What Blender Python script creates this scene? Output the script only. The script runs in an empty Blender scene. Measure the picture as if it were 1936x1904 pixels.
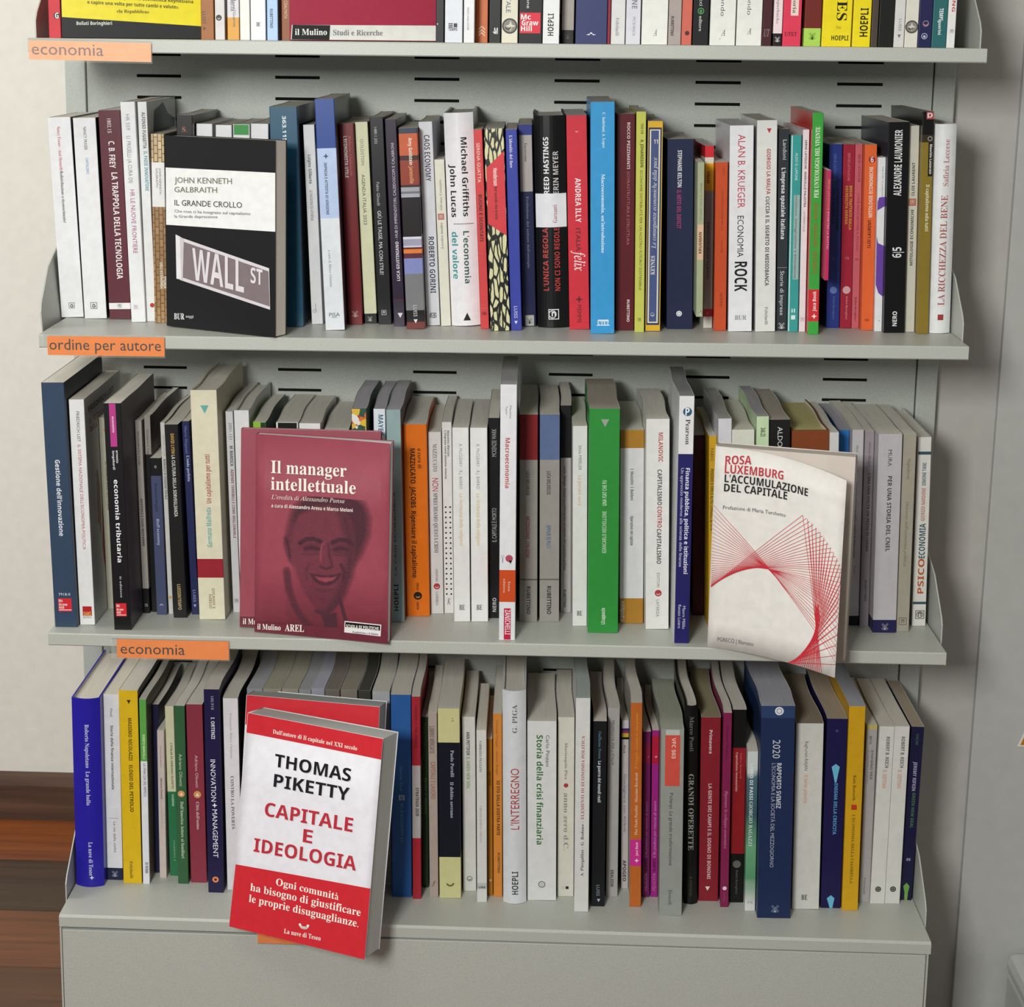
import bpy, bmesh, math, random
from mathutils import Vector, Matrix
random.seed(7)
sc=bpy.context.scene
COL=sc.collection
CAM={'f': 3192.34, 'cx': 891.82, 'cy': 629.02, 'C': (0.0345, -1.7843, 0.0151), 'R': ((0.999239, 0.037484, 0.010786), (0.017261, -0.176958, -0.984067), (-0.034978, 0.983504, -0.177471))}
# ---------------- camera
cd=bpy.data.cameras.new('camera');cam=bpy.data.objects.new('camera',cd);COL.objects.link(cam)
Rr,Rd,Rf=[Vector(v) for v in CAM['R']]
m=Matrix((Rr,-Rd,-Rf)).transposed().to_4x4();m.translation=Vector(CAM['C']);cam.matrix_world=m
cd.sensor_width=36;cd.sensor_fit='HORIZONTAL';cd.lens=CAM['f']/1936*36
cd.shift_x=(968-CAM['cx'])/1936;cd.shift_y=(CAM['cy']-952)/1936
cd.clip_start=.02;sc.camera=cam
# ---------------- light
wd=bpy.data.worlds.new('world');sc.world=wd;wd.use_nodes=True
bg=wd.node_tree.nodes['Background'];bg.inputs[0].default_value=(.93,.95,1,1);bg.inputs[1].default_value=.31
def area(name,loc,target,sx,sy,power,col):
    l=bpy.data.lights.new(name,'AREA');l.shape='RECTANGLE';l.size=sx;l.size_y=sy;l.energy=power;l.color=col
    o=bpy.data.objects.new(name,l);COL.objects.link(o);o.location=loc
    o.rotation_euler=(Vector(target)-Vector(loc)).to_track_quat('-Z','Y').to_euler();return o
area('window_light',(-.55,-2.2,.37),(0,0,-.4),.4,.42,51,(.99,1,.96))
area('side_window_light',(-2.1,-.1,.55),(-.75,.9,-.35),.7,1.0,18,(1,.99,.95))  # added fill that brightens the cream wall; no window is known there
area('ceiling_light',(-.5,-1.3,1.42),(0,-.1,-.4),1.0,.7,13,(1,.97,.93))
vs=sc.view_settings;vs.view_transform='Standard';vs.look='None';vs.gamma=1;vs.use_curve_mapping=False;vs.exposure=-.19
# ---------------- materials
def lin(h):
    if max(int(h[i:i+2],16) for i in (0,2,4))<0x34:h=''.join('%02x'%int(int(h[i:i+2],16)*.72) for i in (0,2,4))
    return tuple((c/12.92 if c<=.04045 else ((c+.055)/1.055)**2.4) for c in (int(h[i:i+2],16)/255 for i in (0,2,4)))+(1,)
MC={}
def mat(h,rough=.45,kind='plain',metal=0):
    k=(h,rough,kind)
    if k in MC:return MC[k]
    mt=bpy.data.materials.new(kind+'_'+h);mt.use_nodes=True;nt=mt.node_tree;N=nt.nodes;L=nt.links
    p=N['Principled BSDF'];p.inputs['Base Color'].default_value=lin(h);p.inputs['Roughness'].default_value=rough
    p.inputs['Metallic'].default_value=metal
    if kind=='plain':p.inputs['Specular IOR Level'].default_value=.28
    def node(t,**kw):
        n=N.new(t)
        for a,v in kw.items():setattr(n,a,v)
        return n
    def mapped(scale,co='Object'):
        tc=node('ShaderNodeTexCoord');mp=node('ShaderNodeMapping');mp.inputs['Scale'].default_value=scale;L.new(tc.outputs[co],mp.inputs[0]);return mp.outputs[0]
    def ramp(src,stops):
        r=node('ShaderNodeValToRGB');e=r.color_ramp.elements
        while len(e)<len(stops):e.new(.5)
        for i,(a,c) in enumerate(stops):e[i].position=a;e[i].color=c
        L.new(src,r.inputs[0]);return r.outputs[0]
    def sh(f):c=lin(h);return (c[0]*f,c[1]*f,c[2]*f,1)
    if kind=='plain':
        n=node('ShaderNodeTexNoise');n.inputs['Scale'].default_value=90;L.new(mapped((1,1,1)),n.inputs[0])
        L.new(ramp(n.outputs[0],[(.3,sh(.95)),(.7,sh(1.04))]),p.inputs[0])
    elif kind=='leaves':   # stacked paper edges
        n=node('ShaderNodeTexNoise');n.inputs['Scale'].default_value=1;n.inputs['Detail'].default_value=3;L.new(mapped((2600,14,14)),n.inputs[0])
        L.new(ramp(n.outputs[0],[(.3,sh(.84)),(.62,sh(1.06))]),p.inputs[0])
        b=node('ShaderNodeBump');b.inputs['Strength'].default_value=.25;b.inputs['Distance'].default_value=.0005;L.new(n.outputs[0],b.inputs['Height']);L.new(b.outputs[0],p.inputs['Normal'])
    elif kind=='metal_paint':
        n=node('ShaderNodeTexNoise');n.inputs['Scale'].default_value=900;n.inputs['Detail'].default_value=2;L.new(mapped((1,1,1)),n.inputs[0])
        L.new(ramp(n.outputs[0],[(.35,sh(.9)),(.65,sh(1.06))]),p.inputs[0])
        b=node('ShaderNodeBump');b.inputs['Strength'].default_value=.12;b.inputs['Distance'].default_value=.0004;L.new(n.outputs[0],b.inputs['Height']);L.new(b.outputs[0],p.inputs['Normal'])
    elif kind=='plaster':
        n=node('ShaderNodeTexNoise');n.inputs['Scale'].default_value=55;n.inputs['Detail'].default_value=6;L.new(mapped((1,1,1)),n.inputs[0])
        L.new(ramp(n.outputs[0],[(.3,sh(.96)),(.7,sh(1.02))]),p.inputs[0])
        b=node('ShaderNodeBump');b.inputs['Strength'].default_value=.2;b.inputs['Distance'].default_value=.001;L.new(n.outputs[0],b.inputs['Height']);L.new(b.outputs[0],p.inputs['Normal'])
    elif kind=='wood':
        n=node('ShaderNodeTexNoise');n.inputs['Scale'].default_value=1;n.inputs['Detail'].default_value=8;n.inputs['Distortion'].default_value=.6;L.new(mapped((2.5,60,60)),n.inputs[0])
        L.new(ramp(n.outputs[0],[(.3,sh(.62)),(.5,sh(1)),(.72,sh(1.32))]),p.inputs[0])
    elif kind=='flame':
        v=node('ShaderNodeTexVoronoi');v.feature='DISTANCE_TO_EDGE';v.inputs['Scale'].default_value=1
        nz=node('ShaderNodeTexNoise');nz.inputs['Scale'].default_value=1;L.new(mapped((60,60,40)),nz.inputs[0])
        mx=node('ShaderNodeVectorMath',operation='ADD');L.new(mapped((230,1,52)),mx.inputs[0]);L.new(nz.outputs['Color'],mx.inputs[1]);L.new(mx.outputs[0],v.inputs['Vector'])
        r=ramp(v.outputs['Distance'],[(.12,lin('1d1c1a')),(.16,lin(h))]);L.new(r,p.inputs[0])
    elif kind=='weave':
        b=node('ShaderNodeTexBrick');b.inputs['Scale'].default_value=55;b.inputs['Mortar Size'].default_value=.035;b.inputs['Mortar Smooth'].default_value=.6
        b.inputs['Color1'].default_value=sh(1.1);b.inputs['Color2'].default_value=sh(.75);b.inputs['Mortar'].default_value=lin('5a3c20')
        tc=node('ShaderNodeTexCoord');sp=node('ShaderNodeSeparateXYZ');cb=node('ShaderNodeCombineXYZ');L.new(tc.outputs['Object'],sp.inputs[0]);L.new(sp.outputs[0],cb.inputs[1]);L.new(sp.outputs[2],cb.inputs[0]);L.new(cb.outputs[0],b.inputs[0])
        L.new(b.outputs[0],p.inputs[0])
    elif kind=='mottled':
        n=node('ShaderNodeTexNoise');n.inputs['Scale'].default_value=26;n.inputs['Detail'].default_value=2;L.new(mapped((1,1,1)),n.inputs[0])
        L.new(ramp(n.outputs[0],[(.3,sh(.8)),(.5,sh(1)),(.7,sh(1.9))]),p.inputs[0])
    elif kind=='mosaic':
        v=node('ShaderNodeTexVoronoi');v.inputs['Scale'].default_value=150;L.new(mapped((1,1,1)),v.inputs[0])
        sp=node('ShaderNodeSeparateXYZ');L.new(v.outputs['Color'],sp.inputs[0])
        r=ramp(sp.outputs[0],[(0,lin('1f5a3c')),(.2,lin('e8e4dc')),(.4,lin('d86a2c')),(.55,lin('22503c')),(.7,lin('e0b83c')),(.85,lin('b02c2c'))])
        r.node.color_ramp.interpolation='CONSTANT';L.new(r,p.inputs[0])
    elif kind=='mist':     # printed green-to-blue cloud
        tc=node('ShaderNodeTexCoord');sp=node('ShaderNodeSeparateXYZ');L.new(tc.outputs['Object'],sp.inputs[0])
        n=node('ShaderNodeTexNoise');n.inputs['Scale'].default_value=40;L.new(tc.outputs['Object'],n.inputs[0])
        a=node('ShaderNodeMath',operation='MULTIPLY_ADD');a.inputs[1].default_value=.03;L.new(n.outputs[0],a.inputs[0]);L.new(sp.outputs[2],a.inputs[2])
        mr=node('ShaderNodeMath',operation='DIVIDE');mr.inputs[1].default_value=.19;L.new(a.outputs[0],mr.inputs[0])
        L.new(ramp(mr.outputs[0],[(.12,lin('d6d8d2')),(.28,lin('58946a')),(.5,lin('6aa67c')),(.72,lin('34565e')),(.95,lin('4c6c78')),(1,lin('cdd4d2'))]),p.inputs[0])
    MC[k]=mt;return mt
def plastic():
    mt=bpy.data.materials.new('clear_plastic');mt.use_nodes=True;p=mt.node_tree.nodes['Principled BSDF']
    p.inputs['Base Color'].default_value=(.75,.72,.66,1);p.inputs['Roughness'].default_value=.25;p.inputs['Specular IOR Level'].default_value=.15;p.inputs['Alpha'].default_value=.05;p.inputs['IOR'].default_value=1.45
    return mt
# ---------------- mesh helper
class MB:
    def __init__(s):s.v=[];s.f=[];s.m=[];s.mats=[]
    def mi(s,mt):
        if mt not in s.mats:s.mats.append(mt)
        return s.mats.index(mt)
    def add(s,vs,fs,mt):
        o=len(s.v);s.v+=[tuple(x) for x in vs];k=s.mi(mt)
        for f in fs:s.f.append(tuple(i+o for i in f));s.m.append(k)
    def box(s,a,b,mt):
        x0,y0,z0=a;x1,y1,z1=b
        s.add([(x0,y0,z0),(x1,y0,z0),(x1,y1,z0),(x0,y1,z0),(x0,y0,z1),(x1,y0,z1),(x1,y1,z1),(x0,y1,z1)],[(3,2,1,0),(4,5,6,7),(0,1,5,4),(1,2,6,5),(2,3,7,6),(3,0,4,7)],mt)
    def prism(s,poly,axis,a,b,mt):   # poly in the two other axes
        n=len(poly)
        def P(p,t):
            if axis=='x':return(t,p[0],p[1])
            if axis=='y':return(p[0],t,p[1])
            return(p[0],p[1],t)
        s.add([P(p,a) for p in poly]+[P(p,b) for p in poly],[tuple(range(n))[::-1],tuple(range(n,2*n))]+[(i,(i+1)%n,n+(i+1)%n,n+i) for i in range(n)],mt)
    def build(s,name,parent=None,smooth=False,bevel=0):
        me=bpy.data.meshes.new(name);me.from_pydata(s.v,[],s.f)
        for mt in s.mats:me.materials.append(mt)
        me.polygons.foreach_set('material_index',s.m)
        if smooth:me.polygons.foreach_set('use_smooth',[True]*len(s.f))
        me.update();o=bpy.data.objects.new(name,me);COL.objects.link(o)
        if parent:o.parent=parent
        if bevel:
            b=o.modifiers.new('bevel','BEVEL');b.width=bevel;b.segments=2;b.limit_method='ANGLE'
        return o
def empty(name,loc,label=None,cat=None,group=None,rot=None):
    o=bpy.data.objects.new(name,None);COL.objects.link(o);o.location=loc;o.empty_display_size=.02
    if rot is not None:o.rotation_euler=rot
    tag(o,label,cat,group);return o
def tag(o,label=None,cat=None,group=None,kind=None):
    if label:o['label']=label
    if cat:o['category']=cat
    if group:o['group']=group
    if kind:o['kind']=kind
    return o
# ---------------- lettering
TC={}
def conv(s,st):
    if st=='b':
        r=''
        for c in s:
            if 'A'<=c<='Z':r+=chr(0x1D5D4+ord(c)-65)
            elif 'a'<=c<='z':r+=chr(0x1D5EE+ord(c)-97)
            elif '0'<=c<='9':r+=chr(0x1D7EC+ord(c)-48)
            else:r+=c
        return r
    if st=='s':
        r=''
        for c in s:
            if 'A'<=c<='Z':r+=chr(0x1D400+ord(c)-65)
            elif 'a'<=c<='z':r+=chr(0x1D41A+ord(c)-97)
            elif '0'<=c<='9':r+=chr(0x1D7CE+ord(c)-48)
            else:r+=c
        return r
    if st=='i':
        r=''
        for c in s:
            if 'A'<=c<='Z':r+=chr(0x1D434+ord(c)-65)
            elif c=='h':r+='\u210e'
            elif 'a'<=c<='z':r+=chr(0x1D44E+ord(c)-97)
            else:r+=c
        return r
    return s
def glyphs(s,st):
    k=(s,st)
    if k in TC:return TC[k]
    c=bpy.data.curves.new('t','FONT');c.body=conv(s,st);c.resolution_u=2 if len(s)>3 else 4
    c.offset=0
    o=bpy.data.objects.new('t',c);me=bpy.data.meshes.new_from_object(o)
    vs=[(v.co.x,v.co.y) for v in me.vertices];fs=[tuple(p.vertices) for p in me.polygons]
    bpy.data.objects.remove(o);bpy.data.curves.remove(c);bpy.data.meshes.remove(me)
    if not vs:vs=[(0,0),(1,0),(1,1)]
    x0=min(v[0] for v in vs);x1=max(v[0] for v in vs)
    vs=[((x-x0)/max(x1-x0,1e-6),y/.682) for x,y in vs]
    TC[k]=(vs,fs);return TC[k]
def circ(n=20,r=1,cx=0,cy=0):return [(cx+r*math.cos(2*math.pi*i/n),cy+r*math.sin(2*math.pi*i/n)) for i in range(n)]
def ringm(r0,r1,n=20,a0=0,a1=2*math.pi):
    v=[];f=[]
    for i in range(n+1):
        t=a0+(a1-a0)*i/n;v+=[(r0*math.cos(t),r0*math.sin(t)),(r1*math.cos(t),r1*math.sin(t))]
    for i in range(n):f.append((2*i,2*i+1,2*i+3,2*i+2))
    return v,f
def marks(k):   # unit marks in [-.5,.5]
    if k=='sq':return [(-.5,-.5),(.5,-.5),(.5,.5),(-.5,.5)],[(0,1,2,3)]
    if k=='disc':return circ(22,.5),[tuple(range(22))]
    if k=='ring':return ringm(.4,.5)
    if k=='box':
        v=[];f=[]
        for a,b in (((-.5,-.5),(.5,-.42)),((-.5,.42),(.5,.5)),((-.5,-.42),(-.42,.42)),((.42,-.42),(.5,.42)),((-.2,-.2),(-.08,.25)),((.08,-.2),(.2,.25)),((-.08,.1),(.08,.25))):
            n=len(v);v+=[(a[0],a[1]),(b[0],a[1]),(b[0],b[1]),(a[0],b[1])];f.append((n,n+1,n+2,n+3))
        return v,f
    if k=='tri':return [(-.5,.45),(0,-.55),(.5,.45)],[(0,1,2)]
    if k=='tria':return [(-.5,-.5),(.5,-.5),(.05,.55)],[(0,1,2)]
    if k=='star':
        v=[(0,0)];
        for i in range(8):
            r=.55 if i%2==0 else .2;v.append((r*math.sin(i*math.pi/4),r*math.cos(i*math.pi/4)))
        return v,[(0,i+1,(i+1)%8+1) for i in range(8)]
    if k=='moon':return ringm(.3,.5,12,math.pi*1.1,math.pi*1.95)
    if k=='bird':return [(-.5,-.12),(-.12,0),(-.08,.12),(.08,.12),(.12,0),(.5,-.12),(.16,-.14),(.1,-.02),(-.1,-.02),(-.16,-.14)],[(0,1,8,9),(1,2,3,4,7,8),(4,5,6,7)]
    if k=='chev':return [(-.5,-.3),(0,.15),(.5,-.3),(.5,-.12),(0,.35),(-.5,-.12)],[(0,1,4,5),(1,2,3,4)]
    if k=='mill':
        v=[];f=[]
        for sgn in (1,-1):
            for off in (-.09,.09):
                a=math.atan2(1,sgn);d=(math.cos(a),math.sin(a));n=(-d[1],d[0]);w=.025;L_=.6
                q=len(v)
                for s1,s2 in ((-1,-1),(1,-1),(1,1),(-1,1)):
                    v.append((d[0]*L_*s1+n[0]*(off+w*s2),d[1]*L_*s1+n[1]*(off+w*s2)))
                f.append((q,q+1,q+2,q+3))
        q=len(v);v+=[(-.16,-.5),(.16,-.5),(.1,-.1),(-.1,-.1)];f.append((q,q+1,q+2,q+3))
        return v,f
BOOK_PARTS=0
SNAMES={'T':'spine_lettering','M':'publisher_mark','R':'colour_panel','P':'printed_shape'}
BOW=0
def bow(Y):     # slack paperbacks lean against each other in one shallow S along the depth of the shelf
    def f(Y):
        q=(Y-.05)/.15;return BOW*math.sin(2*math.pi*q)*min(1,q*4) if q>0 else 0
    k=math.floor(Y/.0125);t=Y/.0125-k
    return f(k*.0125)*(1-t)+f((k+1)*.0125)*t
def grid_y(Y0,ya,yb):   # the bends sit at the same depths on every book of a shelf
    k=math.floor((Y0+ya)/.0125)+1;r=[ya]
    while k*.0125<Y0+yb-1e-5:
        if k*.0125-Y0>ya+1e-5:r.append(k*.0125-Y0)
        k+=1
    return r+[yb]
def cover_paths(w,d,kind,ct,Y0):
    h=w/2
    if kind=='h':
        rd=min(.22*w,.0055);n=10
        sp=[(-h+w*i/n, rd*(2*i/n-1)**2) for i in range(n+1)]
        inn=[((-h+ct)+(w-2*ct)*i/n, rd*(2*i/n-1)**2*.9+ct) for i in range(n+1)]
    else:
        c=min(.0007,w*.12);sp=[(-h,c),(-h+c*.3,c*.3),(-h+c,0),(h-c,0),(h-c*.3,c*.3),(h,c)]
        inn=[(-h+ct,c+ct),(-h+ct,c*.3+ct),(-h+c+ct*.5,ct),(h-c-ct*.5,ct),(h-ct,c*.3+ct),(h-ct,c+ct)]
    b0=bow(Y0)
    ys=grid_y(Y0,sp[0][1],d)[1:][::-1];nb=len(ys)
    out=[(-h+bow(Y0+y)-b0,y) for y in ys]+sp+[(h+bow(Y0+y)-b0,y) for y in ys[::-1]]
    ys=grid_y(Y0,sp[0][1],d)[1:][::-1]
    i2=[(-h+ct+bow(Y0+y)-b0,y) for y in ys]+inn+[(h-ct+bow(Y0+y)-b0,y) for y in ys[::-1]]
    return out,i2,nb
def make_book(rec):
    label,r,x,y,z,th,w,h,d,col,kind,items,bands,o=rec
    t=empty('book',(x,y,z),label,'book',GROUPS[r],(0,th,0))
    hard=kind in('h','hs');ct=.0022 if hard else .00035
    ct=min(ct,w*.2)
    kk='flame' if o.get('flame') else 'weave' if o.get('weave') else 'mist' if o.get('grad') else 'mottled' if 'mottled' in label else 'plain'
    rg=.3 if kind=='h' or r==2 else .42
    base=mat(col,rg,kk)
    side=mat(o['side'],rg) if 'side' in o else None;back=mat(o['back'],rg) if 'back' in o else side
    global BOW
    BOW={1:0,2:-.0011,3:.0013,4:-.0015}[r]*(1 if x<0 else -1)*min(1,abs(x)*6)*min(1,max(0,.5-abs(x)-w/2)*8)
    out,inn,nb=cover_paths(w,d,kind,ct,y);n=len(out);t.location.x+=bow(y)
    # slices along the height
    cuts={0.0,1.0}
    for a,b,_ in bands:
        for q in (a,b):
            if .002<q<.998:cuts.add(q)
    cuts=sorted(cuts)
    mb=MB()
    for a,b in zip(cuts,cuts[1:]):
        mid=(a+b)/2;mt=base
        for p,q,c in bands:
            if p<=mid<q:mt=mat(c,rg,'weave' if kk=='weave' and c not in('e6e5e2',) else 'plain')
        za,zb=h*(1-a),h*(1-b)
        for i in range(n-1):
            board=(i<nb or i>=n-1-nb)
            m2=mt
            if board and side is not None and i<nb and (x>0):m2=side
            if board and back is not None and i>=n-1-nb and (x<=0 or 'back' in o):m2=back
            p,q=out[i],out[i+1]
            mb.add([(p[0],p[1],za),(q[0],q[1],za),(q[0],q[1],zb),(p[0],p[1],zb)],[(3,2,1,0)],m2)
            p,q=inn[i],inn[i+1]
            mb.add([(p[0],p[1],za),(q[0],q[1],za),(q[0],q[1],zb),(p[0],p[1],zb)],[(0,1,2,3)],mat('d8d6ce',.6))
    rim=mat('e2e0da' if not hard else col,.5)
    for zz in (0,h):
        for i in range(n-1):
            a,b=out[i],out[i+1];c,e=inn[i+1],inn[i]
            mb.add([(a[0],a[1],zz),(b[0],b[1],zz),(c[0],c[1],zz),(e[0],e[1],zz)],[(0,1,2,3)],rim)
    for s in (0,-1):
        a,b=out[s],inn[s];mb.add([(a[0],a[1],0),(b[0],b[1],0),(b[0],b[1],h),(a[0],a[1],h)],[(0,1,2,3)],rim)
    cov=mb.build('cover',t)
    # page block
    ins=.003 if hard else .0004;dz=.0035 if hard else .0008
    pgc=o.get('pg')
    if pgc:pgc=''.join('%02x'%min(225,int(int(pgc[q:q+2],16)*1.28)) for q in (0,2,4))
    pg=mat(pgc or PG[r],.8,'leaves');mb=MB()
    pw=w/2-ct-.00005;y0=ct+(.004 if kind=='h' else .0009)
    prof=grid_y(y,y0,d-ins-.0006);K=len(prof)-1
    vs=[];fs=[]
    for zi in (ins,h-ins):
        for i,yy in enumerate(prof):
            nar=.0004*(i/K)
            vs+=[(-pw+nar+bow(y+yy)-bow(y),yy,zi),(pw-nar+bow(y+yy)-bow(y),yy,zi)]
    M_=2*(K+1)
    for i in range(K):
        a=2*i;fs+=[(a,a+1,a+3,a+2),(M_+a,M_+a+2,M_+a+3,M_+a+1),(a,a+2,M_+a+2,M_+a),(a+1,M_+a+1,M_+a+3,a+3)]
    fs+=[(0,M_,M_+1,1),(M_-2,M_-1,2*M_-1,2*M_-2)]
    mb.add(vs,fs,pg);mb.build('page_block',t)
    # print on the spine
    def ys(X):
        if kind=='h':
            rd=min(.22*w,.0055);t_=(X/w+.5)*10;t_=max(0,min(10,t_));i_=min(int(t_),9);fr_=t_-i_
            q0=rd*(2*i_/10-1)**2;q1=rd*(2*(i_+1)/10-1)**2
            return q0*(1-fr_)+q1*fr_
        return 0
    lay=[0]
    def put(name,vs,fs,c,dd=0):
        lay[0]+=1
        off=.00012+.00003*lay[0]+dd
        if kind=='h':
            b_=bmesh.new();vv=[b_.verts.new((X,0,Z)) for X,Z in vs]
            for f_ in fs:
                try:b_.faces.new([vv[q] for q in f_])
                except ValueError:pass
            for i_ in range(1,10):
                bmesh.ops.bisect_plane(b_,geom=b_.verts[:]+b_.edges[:]+b_.faces[:],plane_co=(-w/2+w*i_/10,0,0),plane_no=(1,0,0))
            b_.verts.index_update();vs=[(v_.co.x,v_.co.z) for v_ in b_.verts];fs=[tuple(v_.index for v_ in f_.verts) for f_ in b_.faces];b_.free()
        mb=MB();mb.add([(X,ys(X)-off,Z) for X,Z in vs],fs,mat(c,.4));return mb.build(name,cov)
    for it in items:
        k=it[0]
        if k=='T':
            _,s,f0,f1,xc,szz,c,dr,st=it;gv,gf=glyphs(s,st)
            if dr=='h':
                ch=(f1-f0)*h;W_=szz*w;zc=h*(1-f1);vs=[(xc*w+(gx-.5)*W_,zc+gy*ch) for gx,gy in gv]
            else:
                cap=szz*w;Ln=(f1-f0)*h
                if dr=='d':vs=[(xc*w+(gy-.5)*cap,h*(1-f0)-gx*Ln) for gx,gy in gv]
                else:vs=[(xc*w-(gy-.5)*cap,h*(1-f1)+gx*Ln) for gx,gy in gv]
            put('spine_lettering',vs,gf,c)
        elif k=='M':
            _,kd,f,xc,s,c=it;gv,gf=marks(kd);s=s*w
            put('publisher_mark',[(xc*w+gx*s,h*(1-f)+gy*s) for gx,gy in gv],gf,c)
        elif k=='R':
            _,f0,f1,a,b,c=it;f0=max(f0,.002);f1=min(f1,.998);nx=8 if kind=='h' else 1
            e=.0003;a=max(a,-.5+e/w);b=min(b,.5-e/w)
            vs=[];fs=[]
            for i in range(nx+1):
                X=(a+(b-a)*i/nx)*w;vs+=[(X,h*(1-f1)),(X,h*(1-f0))]
            for i in range(nx):fs.append((2*i,2*i+2,2*i+3,2*i+1))
            put('colour_panel',vs,fs,c)
        elif k=='P':
            vs=[(max(-.48,min(.48,xx))*w,h*(1-f)) for f,xx in it[1]];put('printed_shape',vs,[tuple(range(len(vs)))],it[2])
        elif k=='DOTS':
            vs=[];fs=[]
            for i in range(18):
                for xx in (-.22,.25):
                    n0=len(vs);vs+=circ(8,.1*w,xx*w,h*(1-(it[1]+(it[2]-it[1])*i/17)));fs.append(tuple(range(n0,n0+8)))
            put('dot_pattern',vs,fs,'2a2a2a')
        elif k=='MOS':
            f1=min(it[2],.98);mb=MB();mb.add([(-.47*w,-.0002,h*(1-f1)),(.47*w,-.0002,h*(1-f1)),(.47*w,-.0002,h*.998),(-.47*w,-.0002,h*.998)],[(0,1,2,3)],mat('c08040',.4,'mosaic'));mb.build('colour_panel',cov)
    if o.get('tealside'):
        X=w/2+.00025;mb=MB();top=((.18,.87),(.22,.955),(.5,.985),(.68,.93),(.95,.90));us=[.18,.2,.22]+[.22+.73*q/24 for q in range(1,25)];vs=[]
        for u_ in us:
            for (a0,b0),(a1,b1) in zip(top,top[1:]):
                if a0<=u_<=a1+1e-9:v_=b0+(b1-b0)*(u_-a0)/(a1-a0);break
            for vv in (.86,v_):vs.append((X+bow(y+d*u_)-bow(y),d*u_,h*vv))
        mb.add(vs,[(2*q,2*q+2,2*q+3,2*q+1) for q in range(len(us)-1)],mat('1c3c44',.4));mb.build('printed_shape',cov)
    if o.get('sideart'):
        X=w/2+.00015;mb=MB()
        for s,a,b,zz,c in (('FRIEDRICH LIST',.1,.8,.93,'3a3a3c'),('IL SISTEMA NAZIONALE',.12,.9,.875,'b04450'),("DELL'ECONOMIA",.12,.8,.84,'b04450')):
            gv,gf=glyphs(s,'b');mb.add([(X+bow(y+d*(a+(b-a)*gx))-bow(y),d*(a+(b-a)*gx),h*zz+gy*.006) for gx,gy in gv],gf,mat(c,.4))
        mb.build('cover_lettering',cov);mb=MB()
        for yy,zz,rr in ((.25,.52,.011),(.35,.30,.012)):
            q=[(X+bow(y+d*yy)-bow(y),d*yy+rr*math.cos(a)*random.uniform(.4,1.1),h*zz+rr*4*math.sin(a)*random.uniform(.5,1.2)) for a in [i*math.pi/5 for i in range(10)]]
            mb.add(q,[tuple(range(10))],mat('a83c34',.4))
        mb.build('printed_shape',cov)
    return t
GROUPS={1:'books on the top shelf',2:'books on the second shelf',3:'books on the third shelf',4:'books on the bottom shelf'}
PG={1:'d8d4ca',2:'d2ccc0',3:'ded9cd',4:'dcd6ca'}
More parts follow.
